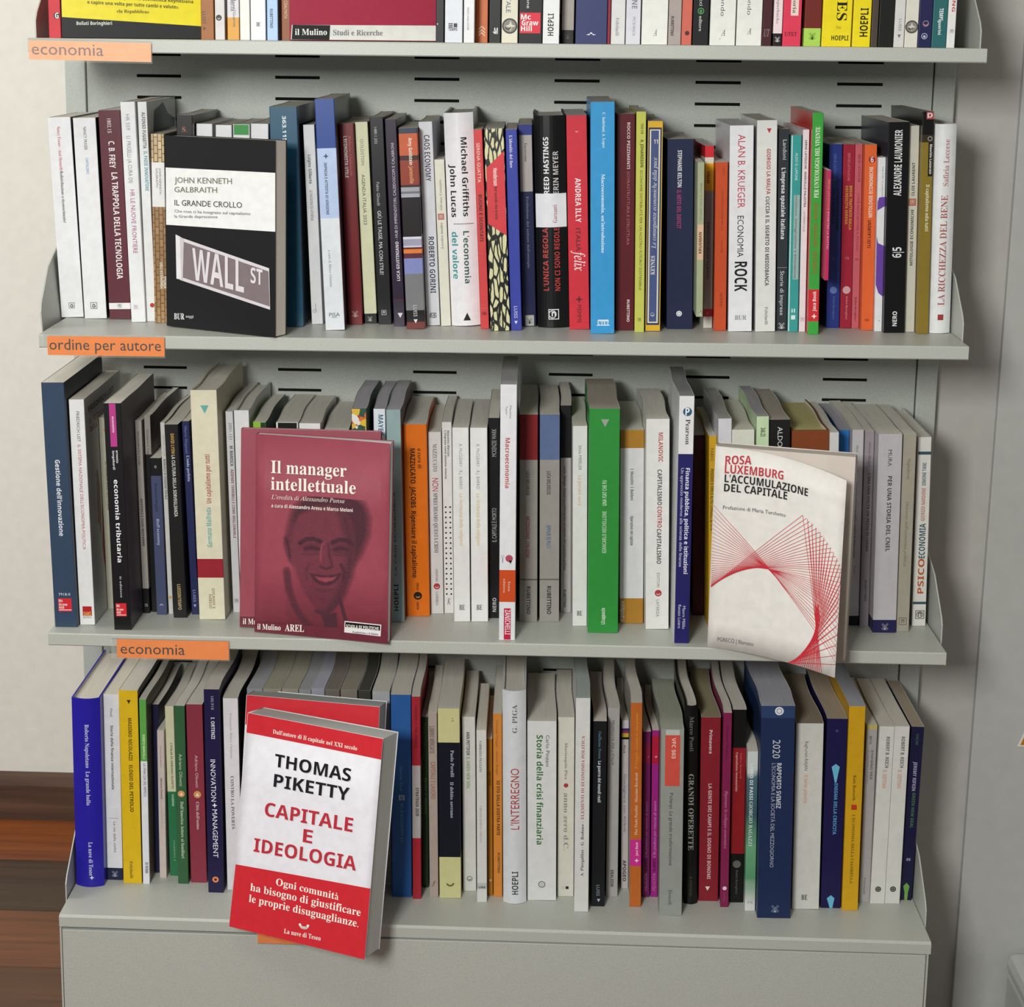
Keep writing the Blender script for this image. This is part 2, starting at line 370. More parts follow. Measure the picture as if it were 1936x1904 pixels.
BOOKS=[
('red book with a letter G in a dark circle, leftmost on the top shelf', 1, -0.4762, 0.02, 0.0002, 0.0, 0.0128, 0.2, 0.134, 'c8303a', 'p', (('M', 'disc', 0.884, 0.2, 0.55, '3a2a2c'), ('T', 'G', 0.87, 0.898, 0.2, 0.3, 'e8e0dc', 'h', 'b')), (), {}),
('brown-ochre book with a small dark torch mark, right of the yellow and black display book', 1, -0.315, 0.03, 0.0002, 0.0, 0.0139, 0.21, 0.1407, '9a5d24', 'p', (('T', 'LUISS', 0.861, 0.922, -0.25, 0.28, '4a2a12', 'd', ''), ('M', 'tri', 0.947, -0.25, 0.24, '4a2a12')), (), {}),
('pale grey book with a round black swirl mark at its foot, top shelf', 1, -0.3016, 0.03, 0.0002, 0.0, 0.0104, 0.19, 0.1273, 'cfcbca', 'p', (('M', 'disc', 0.879, -0.1, 0.6, '1b1b1e'), ('M', 'moon', 0.879, -0.1, 0.3, 'd8d8d8')), (), {}),
('book grey above and ochre orange at the foot, top shelf left', 1, -0.2873, 0.03, 0.0002, 0.0, 0.0126, 0.2, 0.134, 'd2cfd2', 'p', (('T', 'Tempi moderni', 0.65, 0.849, 0, 0.42, '55555f', 'd', 'b'), ('T', 'Guerini', 0.853, 0.931, 0.1, 0.22, '3a3a44', 'd', '')), ((0.883, 1.006, 'd59a3a'),), {}),
('blank cream-white book between the ochre-footed and the square-marked white ones, top shelf', 1, -0.2749, 0.03, 0.0002, 0.0, 0.0105, 0.205, 0.1373, 'e3e2dc', 'p', (), (), {}),
('wide white book with a small square emblem near its foot, top shelf left', 1, -0.2607, 0.03, 0.0002, 0.0, 0.0159, 0.215, 0.1441, 'e4e4e6', 'p', (('M', 'box', 0.923, 0, 0.26, '444448'), ('T', 'M', 0.915, 0.933, 0, 0.12, '444448', 'h', 'b')), (), {}),
('light blue book lettered sideways in black at its foot, top shelf', 1, -0.2454, 0.03, 0.0002, 0.0, 0.0114, 0.2, 0.134, 'a9c6ea', 'p', (('T', 'RUBETTINO', 0.836, 0.936, -0.1, 0.26, '22262e', 'd', 'b'),), (), {}),
('dark orange-brown book lettered in pale capitals, beside the dark red display book', 1, -0.2292, 0.03, 0.0002, 0.0, 0.0128, 0.21, 0.1407, '8a4a22', 'p', (('T', 'CISALMATA', 0.802, 0.891, -0.15, 0.26, 'd8b08a', 'd', ''),), (), {}),
('thin black book mostly hidden behind the left edge of the dark red display book', 1, -0.2148, 0.03, 0.0002, 0.0, 0.0069, 0.2, 0.134, '2a2426', 'p', (), (), {}),
('narrow black book directly right of the dark red display book', 1, -0.0658, 0.004, 0.0002, 0.0, 0.0086, 0.2, 0.134, '1b1b1e', 'p', (('M', 'tri', 0.907, -0.3, 0.2, 'd0d0d0'),), (), {}),
('wide pale bluish-white book with a square of dark bars near its foot, top shelf', 1, -0.0514, 0.004, 0.0002, 0.0, 0.0183, 0.21, 0.1407, 'd9dce3', 'p', (('R', 0.906, 0.911, -0.3, -0.05, '33333c'), ('R', 0.906, 0.926, 0, 0.2, '33333c'), ('R', 0.914, 0.919, -0.3, -0.05, '33333c'), ('R', 0.922, 0.927, -0.3, -0.05, '33333c'), ('T', 'TEMPO', 0.929, 0.943, -0.05, 0.5, '33333c', 'h', 'b')), (), {}),
('slim white book with tiny sideways lettering, left of the terracotta book on top shelf', 1, -0.0354, 0.004, 0.0002, 0.0, 0.011, 0.215, 0.1441, 'e4e4e6', 'p', (('T', 'FRANCO ANGELI EDITORE', 0.832, 0.94, -0.1, 0.16, '55555f', 'd', ''),), (), {}),
('terracotta orange book with pale stacked chevrons at its foot, top shelf', 1, -0.023, 0.03, 0.0002, 0.0, 0.0129, 0.2, 0.134, 'c96a38', 'p', (('M', 'chev', 0.924, 0, 0.55, 'e6cdb8'), ('M', 'chev', 0.942, 0, 0.55, 'e6cdb8'), ('M', 'chev', 0.957, 0, 0.55, 'e6cdb8')), (), {}),
('black book with a small white curved mark, right of the terracotta orange book', 1, -0.0091, 0.03, 0.0002, 0.0, 0.0126, 0.205, 0.1373, '1b1b1e', 'p', (('M', 'moon', 0.941, 0, 0.35, 'e0e0e0'), ('T', 'M', 0.925, 0.956, 0.1, 0.3, 'e0e0e0', 'h', 'b')), (), {}),
('cream book with an engraved oval emblem and blue sideways capitals, left of the black textbook', 1, 0.0066, 0.03, 0.0002, 0.0, 0.0171, 0.205, 0.1373, 'e2dcc8', 'p', (('T', 'OCCIDENTALE', 0.611, 0.846, -0.1, 0.28, '3a4a78', 'd', ''), ('M', 'disc', 0.914, 0, 0.9, '8a867c'), ('M', 'ring', 0.914, 0, 0.95, '3e3c3a'), ('M', 'star', 0.914, 0.05, 0.6, 'd8d2c0'), ('M', 'moon', 0.917, -0.1, 0.4, '3e3c3a')), (), {}),
('black textbook with a red square publisher block on the spine, top shelf centre', 1, 0.0286, 0.004, 0.0002, 0.0, 0.0245, 0.24, 0.165, '201f22', 'p', (('R', 0.869, 0.957, -0.45, 0.42, 'd5283c'), ('T', 'Mc', 0.877, 0.898, -0.2, 0.42, 'f0f0f0', 'h', 'b'), ('T', 'Graw', 0.902, 0.923, -0.02, 0.7, 'f0f0f0', 'h', 'b'), ('T', 'Hill', 0.927, 0.948, -0.17, 0.46, 'f0f0f0', 'h', 'b'), ('T', 'istituzione', 0.728, 0.851, -0.1, 0.14, 'd8d8d8', 'd', '')), (), {}),
('white book lettered upward in heavy black at its foot, right of the black textbook', 1, 0.0501, 0.004, 0.0002, 0.0, 0.0171, 0.23, 0.1541, 'e4e4e6', 'p', (('T', 'HOEPLI', 0.866, 0.965, -0.02, 0.34, '26262a', 'u', 'b'),), (), {}),
('greige book with a black foot band and windmill mark, left of the wide navy book', 1, 0.068, 0.03, 0.0002, 0.0, 0.0128, 0.21, 0.1407, 'a39a93', 'p', (('M', 'mill', 0.965, 0, 0.38, '5a5654'),), ((0.933, 1.008, '25211f'),), {}),
('wide navy blue book with a small white winged mark, top shelf centre', 1, 0.0927, 0.03, 0.0002, 0.0, 0.0333, 0.235, 0.1575, '333a68', 'p', (('M', 'bird', 0.955, 0, 0.32, 'e4e4ec'),), (), {}),
('very thin dark red book right of the wide navy book', 1, 0.1113, 0.03, 0.0002, 0.0, 0.0029, 0.22, 0.1474, '8a2438', 'p', (), (), {}),
('pale grey-white book lettered sideways in grey serif, right of the thin dark red one', 1, 0.1209, 0.03, 0.0002, 0.0, 0.0147, 0.215, 0.1441, 'd8d7d6', 'p', (('T', 'Feltrinelli', 0.873, 0.96, -0.05, 0.24, '8c8c8c', 'd', 's'),), (), {}),
('pale lilac-grey book with grey sideways capitals in two sizes, top shelf centre right', 1, 0.1368, 0.03, 0.0002, 0.0, 0.0152, 0.2, 0.134, 'd4d4dc', 'p', (('T', 'NE', 0.771, 0.816, 0.05, 0.36, '80808a', 'd', 'b'), ('T', 'PICKWICK', 0.859, 0.958, 0.05, 0.18, '8a8a94', 'd', '')), (), {}),
('wide white book with a small inked A mark, left of the greige and coral books', 1, 0.1594, 0.03, 0.0002, 0.0, 0.0272, 0.225, 0.1508, 'e4e4de', 'p', (('T', 'A', 0.93, 0.96, 0.02, 0.14, '55555a', 'h', 'i'),), (), {}),
('greige book lettered sideways in black capitals at its foot, left of the coral book', 1, 0.1805, 0.03, 0.0002, 0.0, 0.0134, 0.21, 0.1407, 'a89c98', 'p', (('T', 'RUBBETTINO', 0.859, 0.956, -0.2, 0.22, '302a28', 'd', 'b'),), (), {}),
('coral book with a dark round mark at its foot, top shelf', 1, 0.1931, 0.03, 0.0002, 0.0, 0.0105, 0.21, 0.1407, 'cc6656', 'p', (('M', 'disc', 0.942, 0.05, 0.45, '4c2c2e'),), (), {}),
('black book with a green ringed e and white sideways lettering, top shelf', 1, 0.2077, 0.03, 0.0002, 0.0, 0.0165, 0.21, 0.1407, '1a1a1c', 'p', (('M', 'ring', 0.832, -0.02, 0.4, '58b060'), ('T', 'e', 0.822, 0.842, -0.02, 0.14, '58b060', 'h', 'b'), ('T', 'editore', 0.857, 0.931, -0.02, 0.2, 'd8d8d8', 'd', ''), ('T', 'castelvecci', 0.671, 0.806, -0.02, 0.2, 'd8d8d8', 'd', '')), (), {}),
('wide white mondo book with small A mark, right after the black book with green ring', 1, 0.2308, 0.03, 0.0002, 0.0, 0.0265, 0.225, 0.1508, 'e2e2dc', 'p', (('T', 'al mondo', 0.704, 0.866, -0.02, 0.17, '5e5e60', 'd', ''), ('T', 'A', 0.927, 0.956, 0.02, 0.16, '55555a', 'h', 'i'), ('M', 'tri', 0.971, -0.1, 0.05, '8a8a8a')), (), {}),
('wide white mondo book with small A mark, left of the dark maroon book', 1, 0.2585, 0.03, 0.0002, 0.0, 0.0263, 0.225, 0.1508, 'e2e2dc', 'p', (('T', 'al mondo', 0.703, 0.859, -0.02, 0.17, '5e5e60', 'd', ''), ('T', 'A', 0.919, 0.948, 0.0, 0.16, '55555a', 'h', 'i')), (), {}),
('dark maroon book with a pale letter mark at its foot, top shelf right', 1, 0.2772, 0.03, 0.0002, 0.0, 0.0099, 0.2, 0.134, '431a20', 'p', (('T', 'UT', 0.915, 0.952, 0, 0.6, 'a08a88', 'h', 'i'),), (), {}),
('slim pale pink book with a black windmill-marked foot, left of the rose red book', 1, 0.2884, 0.03, 0.0002, 0.0, 0.0092, 0.18, 0.1206, 'e8d4d8', 'p', (('T', 'Oscar Paperbacks', 0.62, 0.871, -0.05, 0.3, '96868a', 'd', 's'), ('M', 'mill', 0.962, 0, 0.6, 'd8d8d8')), ((0.928, 1.003, '242022'),), {}),
('rose red book with a pale label panel and dark capitals at its foot', 1, 0.3032, 0.03, 0.0002, 0.0, 0.019, 0.21, 0.1407, 'd83a55', 'p', (('R', 0.627, 0.85, -0.1, 0.32, 'e6cfc8'), ('T', 'in storia', 0.707, 0.837, 0.1, 0.2, '6a4a48', 'd', 's'), ('T', 'UTET', 0.931, 0.951, -0.05, 0.68, '5a1c28', 'h', 's')), (), {}),
('brown-red book with a lime green foot bearing a windmill mark, left of the yellow books', 1, 0.3248, 0.03, 0.0002, 0.0, 0.0174, 0.215, 0.1441, '6e241e', 'p', (('M', 'mill', 0.951, 0, 0.42, '3a4a20'),), ((0.913, 1.004, 'a9cf58'),), {}),
('wide yellow book with big sideways serif letters, left of the narrower yellow one', 1, 0.35, 0.03, 0.0002, 0.0, 0.0305, 0.24, 0.165, 'e8d31c', 'p', (('T', 'INES', 0.724, 0.888, 0.15, 0.34, '2c2a1c', 'd', 's'), ('T', 'Fini', 0.911, 0.923, 0.05, 0.18, '6a641c', 'h', 'i'), ('T', 'HOEPLI', 0.953, 0.973, 0.12, 0.58, '2c2a1c', 'h', 'b')), (), {}),
('narrower yellow book with heavy black upward capitals, right of the wide yellow one', 1, 0.376, 0.03, 0.0002, 0.0, 0.0185, 0.235, 0.1575, 'e8d31c', 'p', (('T', 'HOEPLI', 0.829, 0.955, 0.12, 0.42, '26241a', 'u', 'b'),), (), {}),
('thin dark brown book right of the yellow books, top shelf', 1, 0.3895, 0.03, 0.0002, 0.0, 0.0068, 0.22, 0.1474, '4a4038', 'p', (), (), {}),
('plain black book without lettering, top shelf right', 1, 0.4016, 0.03, 0.0002, 0.0, 0.0156, 0.225, 0.1508, '20201e', 'p', (), (), {}),
('pale grey book lettered upright sideways in thin grey capitals, right of the plain black book', 1, 0.4152, 0.03, 0.0002, 0.0, 0.0106, 0.21, 0.1407, 'd0cecc', 'p', (('T', 'LUISS', 0.86, 0.919, 0.05, 0.26, '7a7876', 'd', ''), ('M', 'tri', 0.945, 0, 0.34, '6a6866')), (), {}),
('cream-grey book with a round engraved emblem, top shelf right end', 1, 0.4279, 0.03, 0.0002, 0.0, 0.0134, 0.21, 0.1407, 'd6d2c8', 'p', (('M', 'disc', 0.899, 0, 0.98, '88847c'), ('M', 'ring', 0.899, 0, 1, '46443f'), ('M', 'star', 0.899, 0, 0.6, 'ccc8bc'), ('M', 'moon', 0.901, -0.1, 0.4, '46443f')), (), {}),
('navy book with two small ring marks stacked at its foot, top shelf right', 1, 0.442, 0.03, 0.0002, 0.0, 0.0137, 0.2, 0.134, '22244e', 'p', (('M', 'ring', 0.876, 0.02, 0.46, 'a08aa0'), ('M', 'moon', 0.876, 0.02, 0.34, 'c07a70'), ('M', 'ring', 0.941, -0.04, 0.46, 'b8b8cc'), ('M', 'disc', 0.943, -0.04, 0.2, 'b8b8cc')), (), {}),
('teal book with white sideways lettering, second from the right end of the top shelf', 1, 0.4569, 0.03, 0.0002, 0.0, 0.015, 0.22, 0.1474, '2c6466', 'p', (('T', 'guerini', 0.872, 0.939, 0.0, 0.2, 'dfe8e6', 'd', 'b'), ('T', 'TEMPI', 0.815, 0.872, 0.05, 0.26, 'e6ecea', 'd', 'b')), (), {}),
('slim white book with red sideways capitals and a square mark, rightmost on the top shelf', 1, 0.4692, 0.03, 0.0002, 0.0, 0.0084, 0.23, 0.1541, 'e0dfdc', 'p', (('T', 'FINANCING', 0.634, 0.838, 0.1, 0.36, 'b83a40', 'd', 'b'), ('M', 'box', 0.924, 0.05, 0.4, '44444a')), (), {}),
('thick white book with small red and black sideways lettering, leftmost on the second shelf', 2, -0.4919, 0.1097, -0.31642, -0.0369, 0.0258, 0.2281, 0.1293, 'e4e4e6', 'p', (('T', 'Nancy Fraser - Axel Honneth', 0.045, 0.262, -0.05, 0.13, 'b8404c', 'd', 's'), ('T', 'Redistribuzione o riconoscimento?', 0.265, 0.523, -0.05, 0.13, '2a2a2e', 'd', 's'), ('M', 'box', 0.941, 0, 0.26, '66666a'), ('M', 'moon', 0.941, 0, 0.18, '66666a')), (), {'back': '1d1f22'}),
('white book with one small black and one blue sideways word, second shelf far left', 2, -0.4633, 0.1035, -0.3164, -0.0291, 0.0256, 0.2281, 0.1355, 'e4e4e6', 'p', (('T', 'NANCY FRASER', 0.045, 0.157, 0.0, 0.13, '3a3a3e', 'd', ''), ('T', 'CAPITALISMO', 0.195, 0.277, 0.02, 0.12, '4a80b8', 'd', ''), ('M', 'box', 0.935, -0.05, 0.3, '66666a'), ('M', 'moon', 0.935, -0.05, 0.2, '66666a')), (), {'back': '14161a'}),
('dark plum book titled La trappola della tecnologia, with a white stripe near its foot', 2, -0.4342, 0.1019, -0.3163, -0.0278, 0.0249, 0.2369, 0.1371, '5e3038', 'p', (('T', '1802.15', 0.04, 0.107, -0.03, 0.17, 'e0d4d4', 'd', ''), ('T', 'C. B. FREY', 0.146, 0.273, 0.02, 0.26, 'e4dada', 'd', 'b'), ('T', 'LA TRAPPOLA DELLA TECNOLOGIA', 0.294, 0.805, 0.08, 0.26, 'e4dada', 'd', 'b'), ('M', 'box', 0.936, 0, 0.16, '33282c')), ((0.922, 0.952, 'e6e2e4'),), {}),
('tall slim white book with grey and plum sideways capitals, right of the dark plum book', 2, -0.4088, 0.0843, -0.31632, -0.0264, 0.0162, 0.2472, 0.1547, 'e4e4e6', 'p', (('T', 'HR 559', 0.055, 0.126, -0.05, 0.26, '8a8a92', 'd', ''), ('T', 'U. FRIGELLI (A CURA DI)', 0.152, 0.363, -0.05, 0.27, '77777e', 'd', ''), ('T', 'HR LE NUOVE FRONTIERE', 0.393, 0.684, 0.02, 0.3, 'a04a78', 'd', ''), ('M', 'box', 0.93, -0.15, 0.26, 'a87a98')), (), {}),
('slim white book with black and turquoise capitals, its back cover showing a dark teal shape', 2, -0.3951, 0.09, -0.31637, -0.0213, 0.0103, 0.2472, 0.149, 'e2e3e4', 'p', (('T', 'ALFONSO FUGGETTA', 0.046, 0.209, 0.1, 0.36, '2a3034', 'd', 'b'), ('T', 'IL PAESE INNOVATORE', 0.221, 0.4, 0.15, 0.36, '3a8a94', 'd', 'b'), ('M', 'disc', 0.925, 0.15, 0.5, 'b83a34')), (), {'tealside': 1}),
('tan woven-pattern book with a white title block, left of the Wall Street cover', 2, -0.3822, 0.0799, -0.3164, 0.0023, 0.0145, 0.2125, 0.1423, 'a8865a', 'p', (('T', 'JOHN KENNETH', 0.178, 0.313, 0.15, 0.16, '55504a', 'd', ''), ('T', 'GALBRAITH', 0.178, 0.278, -0.1, 0.16, '55504a', 'd', ''), ('T', "DELL'ECONOMIA", 0.675, 0.816, 0.1, 0.2, 'e8e0d0', 'd', 'b'), ('T', 'STORIA', 0.749, 0.814, 0.36, 0.2, 'e8e0d0', 'd', 'b')), ((0.001, 0.148, 'cdb487'), (0.148, 0.381, 'e6e5e2'), (0.381, 1.01, 'a07c50')), {'weave': 1}),
('dark brown-black book with an ochre initial, its top above the Wall Street cover', 2, -0.3533, 0.085, -0.31625, 0.0056, 0.0178, 0.2331, 0.154, '2c2426', 'p', (('T', 'S.', 0.055, 0.078, 0, 0.3, 'a86a4a', 'h', 's'),), (), {}),
('white book top, second of the hidden books behind the Wall Street cover', 2, -0.3349, 0.1, -0.31614, 0.0085, 0.018, 0.223, 0.139, 'e4e4e6', 'p', (), (), {}),
('white book top between another white one and the green one, behind the Wall Street cover', 2, -0.3134, 0.1017, -0.31605, 0.0081, 0.018, 0.2217, 0.1373, 'e4e4e6', 'p', (), (), {}),
('book with a green block at its head, behind the Wall Street cover', 2, -0.2937, 0.1032, -0.31597, 0.0077, 0.0185, 0.2226, 0.1358, 'e4e4e6', 'p', (('R', 0.001, 0.053, -0.45, 0.45, '2f8f3c'),), (), {}),
('white book top right of the green one, behind the Wall Street cover', 2, -0.2734, 0.1047, -0.31588, 0.0076, 0.0196, 0.2233, 0.1343, 'e4e4e6', 'p', (), (), {}),
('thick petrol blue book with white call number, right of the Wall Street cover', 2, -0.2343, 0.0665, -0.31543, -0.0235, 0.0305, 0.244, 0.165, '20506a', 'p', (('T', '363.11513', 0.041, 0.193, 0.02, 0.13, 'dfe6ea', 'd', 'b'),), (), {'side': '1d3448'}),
('slim grey book titled Le ragioni di Athena, beside the thick petrol blue book', 2, -0.2054, 0.0858, -0.31542, -0.0384, 0.0125, 0.2237, 0.1499, 'cfcfd0', 'p', (('T', 'Luigino Giliberto', 0.148, 0.291, -0.05, 0.26, '2c2c30', 'd', 'b'), ('T', 'LE RAGIONI DI ATHENA', 0.324, 0.477, -0.05, 0.26, '6a2e34', 'd', ''), ('R', 0.895, 0.941, -0.1, -0.06, '77777a'), ('M', 'ring', 0.934, -0.2, 0.3, '77777a')), (), {}),
('tall book with deep blue head, light blue middle and white foot, second shelf', 2, -0.1818, 0.0482, -0.31509, -0.044, 0.0212, 0.2537, 0.165, 'dadde2', 'p', (('M', 'star', 0.244, -0.05, 0.28, '33415c'), ('T', 'IMPRESA E ATTIVITA DI VERSIONE', 0.271, 0.495, -0.1, 0.14, '2c3a5c', 'd', 'b'), ('T', 'a cura di Marco Giannini', 0.649, 0.81, -0.1, 0.13, '55585e', 'd', 'i'), ('T', 'PISA', 0.924, 0.94, 0, 0.56, '55585e', 'h', ''), ('T', 'UNIVERSITY', 0.942, 0.947, 0, 0.3, '77777a', 'h', '')), ((0.001, 0.21, '26458c'), (0.21, 0.511, 'b4c4e4')), {'back': '2a3040'}),
('dark red book titled L economista utile with a windmill mark at the foot', 2, -0.1621, 0.0854, -0.31511, -0.0458, 0.016, 0.2255, 0.1511, '6e1a20', 'p', (('T', 'Roberto Giulianelli', 0.062, 0.256, 0.2, 0.16, 'a4484c', 'd', 's'), ('T', "L'ECONOMISTA UTILE", 0.062, 0.265, -0.12, 0.22, 'd8cccc', 'd', 'b'), ('M', 'mill', 0.946, 0, 0.45, 'c8a8a8')), (), {}),
('pale yellow-green book titled Agenda Italia 2023 with a black foot', 2, -0.1458, 0.0948, -0.31506, -0.0486, 0.0142, 0.2267, 0.1442, 'cfcfae', 'p', (('T', 'GOLDSTEIN', 0.083, 0.211, -0.02, 0.24, '6e6e5a', 'd', ''), ('T', 'AGENDA ITALIA 2023', 0.256, 0.505, -0.05, 0.26, '3a3a30', 'd', ''), ('M', 'mill', 0.977, -0.05, 0.4, 'b8b8b8')), ((0.951, 1.009, '1d1c1e'),), {}),
('black book titled Giu le tasse, with white sideways lettering', 2, -0.1294, 0.0906, -0.31501, -0.0438, 0.015, 0.2324, 0.1484, '26262a', 'p', (('T', '1480.1.202', 0.047, 0.126, -0.1, 0.2, 'b8b8b8', 'd', ''), ('T', 'Fabio Ghiselli', 0.31, 0.422, -0.1, 0.22, 'b0b0b0', 'd', ''), ('T', 'GIÙ LE TASSE, MA CON STILE!', 0.447, 0.757, -0.08, 0.26, 'd8d8da', 'd', ''), ('M', 'box', 0.943, -0.05, 0.36, 'd0d0d0')), (), {}),
('dark purple mottled book lettered upward about a hub of entrepreneurs, second shelf', 2, -0.1123, 0.0783, -0.31496, -0.0473, 0.0126, 0.2307, 0.1546, '2c2034', 'p', (('T', 'LUCA GIUSTINIANO', 0.586, 0.777, 0.1, 0.26, 'dcd6e0', 'u', 'b'), ('T', '- HUB DI IMPRENDITORI, CALEIDOSCOPI E CALABRONI', 0.112, 0.578, 0.08, 0.24, 'c8c0cc', 'u', ''), ('M', 'tri', 0.946, 0.1, 0.45, 'dcd6e0')), ((0.001, 0.867, '2c2034'), (0.867, 0.872, '5a2030')), {}),
('picture-spined book with orange, grey, black and blue bands, left of the Caos Economy book', 2, -0.0931, 0.0619, -0.3147, -0.0463, 0.0205, 0.2221, 0.1488, '6a6a6c', 'p', (('T', 'Amy Goldstein', 0.048, 0.181, 0.1, 0.18, 'e8dcd0', 'd', 'b'), ('T', 'Janesville', 0.187, 0.272, 0.1, 0.2, 'd89a6a', 'd', 'b'), ('T', 'LUISS', 0.88, 0.938, 0.0, 0.2, 'c8c8c8', 'd', ''), ('M', 'tri', 0.961, 0, 0.22, 'd8d8d8')), ((0.001, 0.026, '33394a'), (0.026, 0.134, 'c05a34'), (0.134, 0.157, '3a2226'), (0.157, 0.279, '8e3c2a'), (0.279, 0.29, '34262a'), (0.29, 0.311, 'a0a0a8'), (0.311, 0.322, '707078'), (0.322, 0.34, 'a8a8b0'), (0.34, 0.536, '2a2526'), (0.536, 0.548, 'd0d0d8'), (0.548, 0.581, '9a9ab0'), (0.581, 0.589, 'c8c8d4'), (0.589, 0.598, '5c2024'), (0.598, 0.619, 'dc7a36'), (0.619, 0.644, '5c2a3a'), (0.644, 0.722, '8088bc'), (0.722, 0.906, '77787a'), (0.906, 0.965, '2a2226'), (0.965, 1.009, '6e3430')), {}),
('pale grey book titled Caos Economy with bold navy sideways capitals', 2, -0.0748, 0.0864, -0.31475, -0.0464, 0.0151, 0.2281, 0.1526, 'd0d0d6', 'p', (('T', 'CAOS ECONOMY', 0.064, 0.288, 0.05, 0.38, '2c3048', 'd', 'b'), ('T', 'ROBERTO GORINI', 0.56, 0.839, 0.08, 0.38, '2c3048', 'd', 'b'), ('R', 0.936, 0.943, -0.2, 0.25, '88888c'), ('T', 'Rdi', 0.943, 0.963, 0, 0.5, '33333a', 'h', 'b')), (), {}),
('short cream book titled Lessico madre, between Caos Economy and the thick white hardback', 2, -0.0606, 0.0848, -0.31477, -0.049, 0.0111, 0.1868, 0.1252, 'dcdacb', 'p', (('T', 'Silvino Gonzato', 0.118, 0.302, 0, 0.24, '8a887e', 'u', 's'), ('M', 'sq', 0.34, -0.05, 0.62, 'b06a62'), ('M', 'box', 0.34, -0.05, 0.34, 'e4d8cc'), ('T', 'Lessico madre', 0.375, 0.531, -0.05, 0.24, '7e7c74', 'u', 's')), (), {}),
("thick white jacketed hardback titled L'economia del valore", 2, -0.0383, 0.0838, -0.31418, -0.047, 0.0324, 0.238, 0.1552, 'e6e4e8', 'h', (('T', 'Michael Griffiths', 0.114, 0.482, 0.15, 0.19, '2c2c30', 'd', 'b'), ('T', 'John Lucas', 0.239, 0.485, -0.26, 0.19, '2c2c30', 'd', 'b'), ('R', 0.515, 0.518, -0.3, 0.4, '66666a'), ('T', "L'economia", 0.551, 0.798, 0.12, 0.19, '3a5c50', 'd', 'b'), ('T', 'del valore', 0.554, 0.776, -0.28, 0.19, '3a9490', 'd', 'b'), ('M', 'tria', 0.957, 0.05, 0.26, '2c2c30')), (), {}),
('slim red book titled Buoni e scontati, left of the flame-patterned spine', 2, -0.0166, 0.0693, -0.31463, -0.0472, 0.0093, 0.221, 0.1481, 'd04848', 'p', (('T', 'SERENA GUATTA', 0.066, 0.262, -0.05, 0.38, 'e8d4d0', 'd', ''), ('T', 'BUONI E SCONTATI', 0.322, 0.557, -0.02, 0.38, '3a1c1e', 'd', 'b'), ('T', 'EGEA', 0.914, 0.929, 0, 0.5, '3a1c1e', 'h', 'b'), ('R', 0.617, 0.619, -0.5, 0.5, 'c06060'), ('R', 0.895, 0.897, -0.5, 0.5, 'c86a6a')), (), {}),
('book with a black and cream flame-patterned spine and a red title lozenge', 2, 0.0009, 0.0565, -0.31427, -0.0469, 0.0214, 0.2227, 0.1492, 'd4d0a2', 'p', (('P', ((0.11, 0.5), (0.191, -0.45), (0.464, -0.45), (0.526, 0.5)), 'cf3c44'), ('T', 'Henderson', 0.193, 0.278, -0.0, 0.2, 'ecdcdc', 'd', 'b'), ('T', 'Nel mondo che brucia', 0.283, 0.444, 0.0, 0.13, '30181c', 'd', 'b'), ('T', 'Bossini', 0.915, 0.964, 0, 0.14, '2a2a20', 'd', 's')), (), {'flame': 1}),
('royal blue slim book with white serif lettering at its head, second shelf centre', 2, 0.0183, 0.0622, -0.31445, -0.041, 0.0123, 0.2217, 0.1485, '3c46a0', 'p', (('T', "L'identità del fare", 0.028, 0.187, -0.05, 0.26, 'dcdce8', 'd', 's'), ('T', 'LUISS', 0.878, 0.938, 0.0, 0.3, 'c8cce4', 'd', ''), ('M', 'tri', 0.96, 0.0, 0.3, 'd8d8e8')), (), {}),
('dark navy book with a greige name panel below its blue head', 2, 0.0326, 0.089, -0.31435, -0.0375, 0.0152, 0.2255, 0.15, '1d2044', 'p', (('R', 0.05, 0.327, -0.45, 0.45, 'aaa29e'), ('T', 'Iacovone', 0.089, 0.181, 0.0, 0.2, '3a3838', 'd', 's'), ('T', "Evoluzione del settore dell'energia", 0.351, 0.707, 0.05, 0.17, '6a6c84', 'd', 's'), ('R', 0.944, 1.001, -0.3, 0.35, 'a8a8a0'), ('M', 'mill', 0.973, 0.02, 0.42, '2a2a30')), ((0.001, 0.05, '2c3680'),), {}),
('thick black hardback with white and red upward capitals and a white wraparound band', 2, 0.0594, 0.0812, -0.31385, -0.0386, 0.0346, 0.2357, 0.1578, '1c1c1e', 'h', (('T', 'REED HASTINGS', 0.099, 0.366, -0.13, 0.16, 'e8e8e8', 'u', 'b'), ('T', 'ERIN MEYER', 0.165, 0.366, 0.17, 0.16, 'c0bcbc', 'u', 'b'), ('R', 0.363, 0.522, -0.5, 0.5, 'e0e0e4'), ('T', 'Garzanti', 0.416, 0.501, 0.12, 0.13, 'a85a60', 'u', 's'), ('T', "L'UNICA REGOLA", 0.525, 0.823, -0.2, 0.16, 'b8403e', 'u', 'b'), ('T', 'NON CI SONO REGOLE', 0.525, 0.825, 0.17, 0.16, 'b8403e', 'u', 'b'), ('M', 'box', 0.937, 0.02, 0.34, 'd8d8d8'), ('M', 'ring', 0.937, -0.02, 0.26, 'd8d8d8')), (), {}),
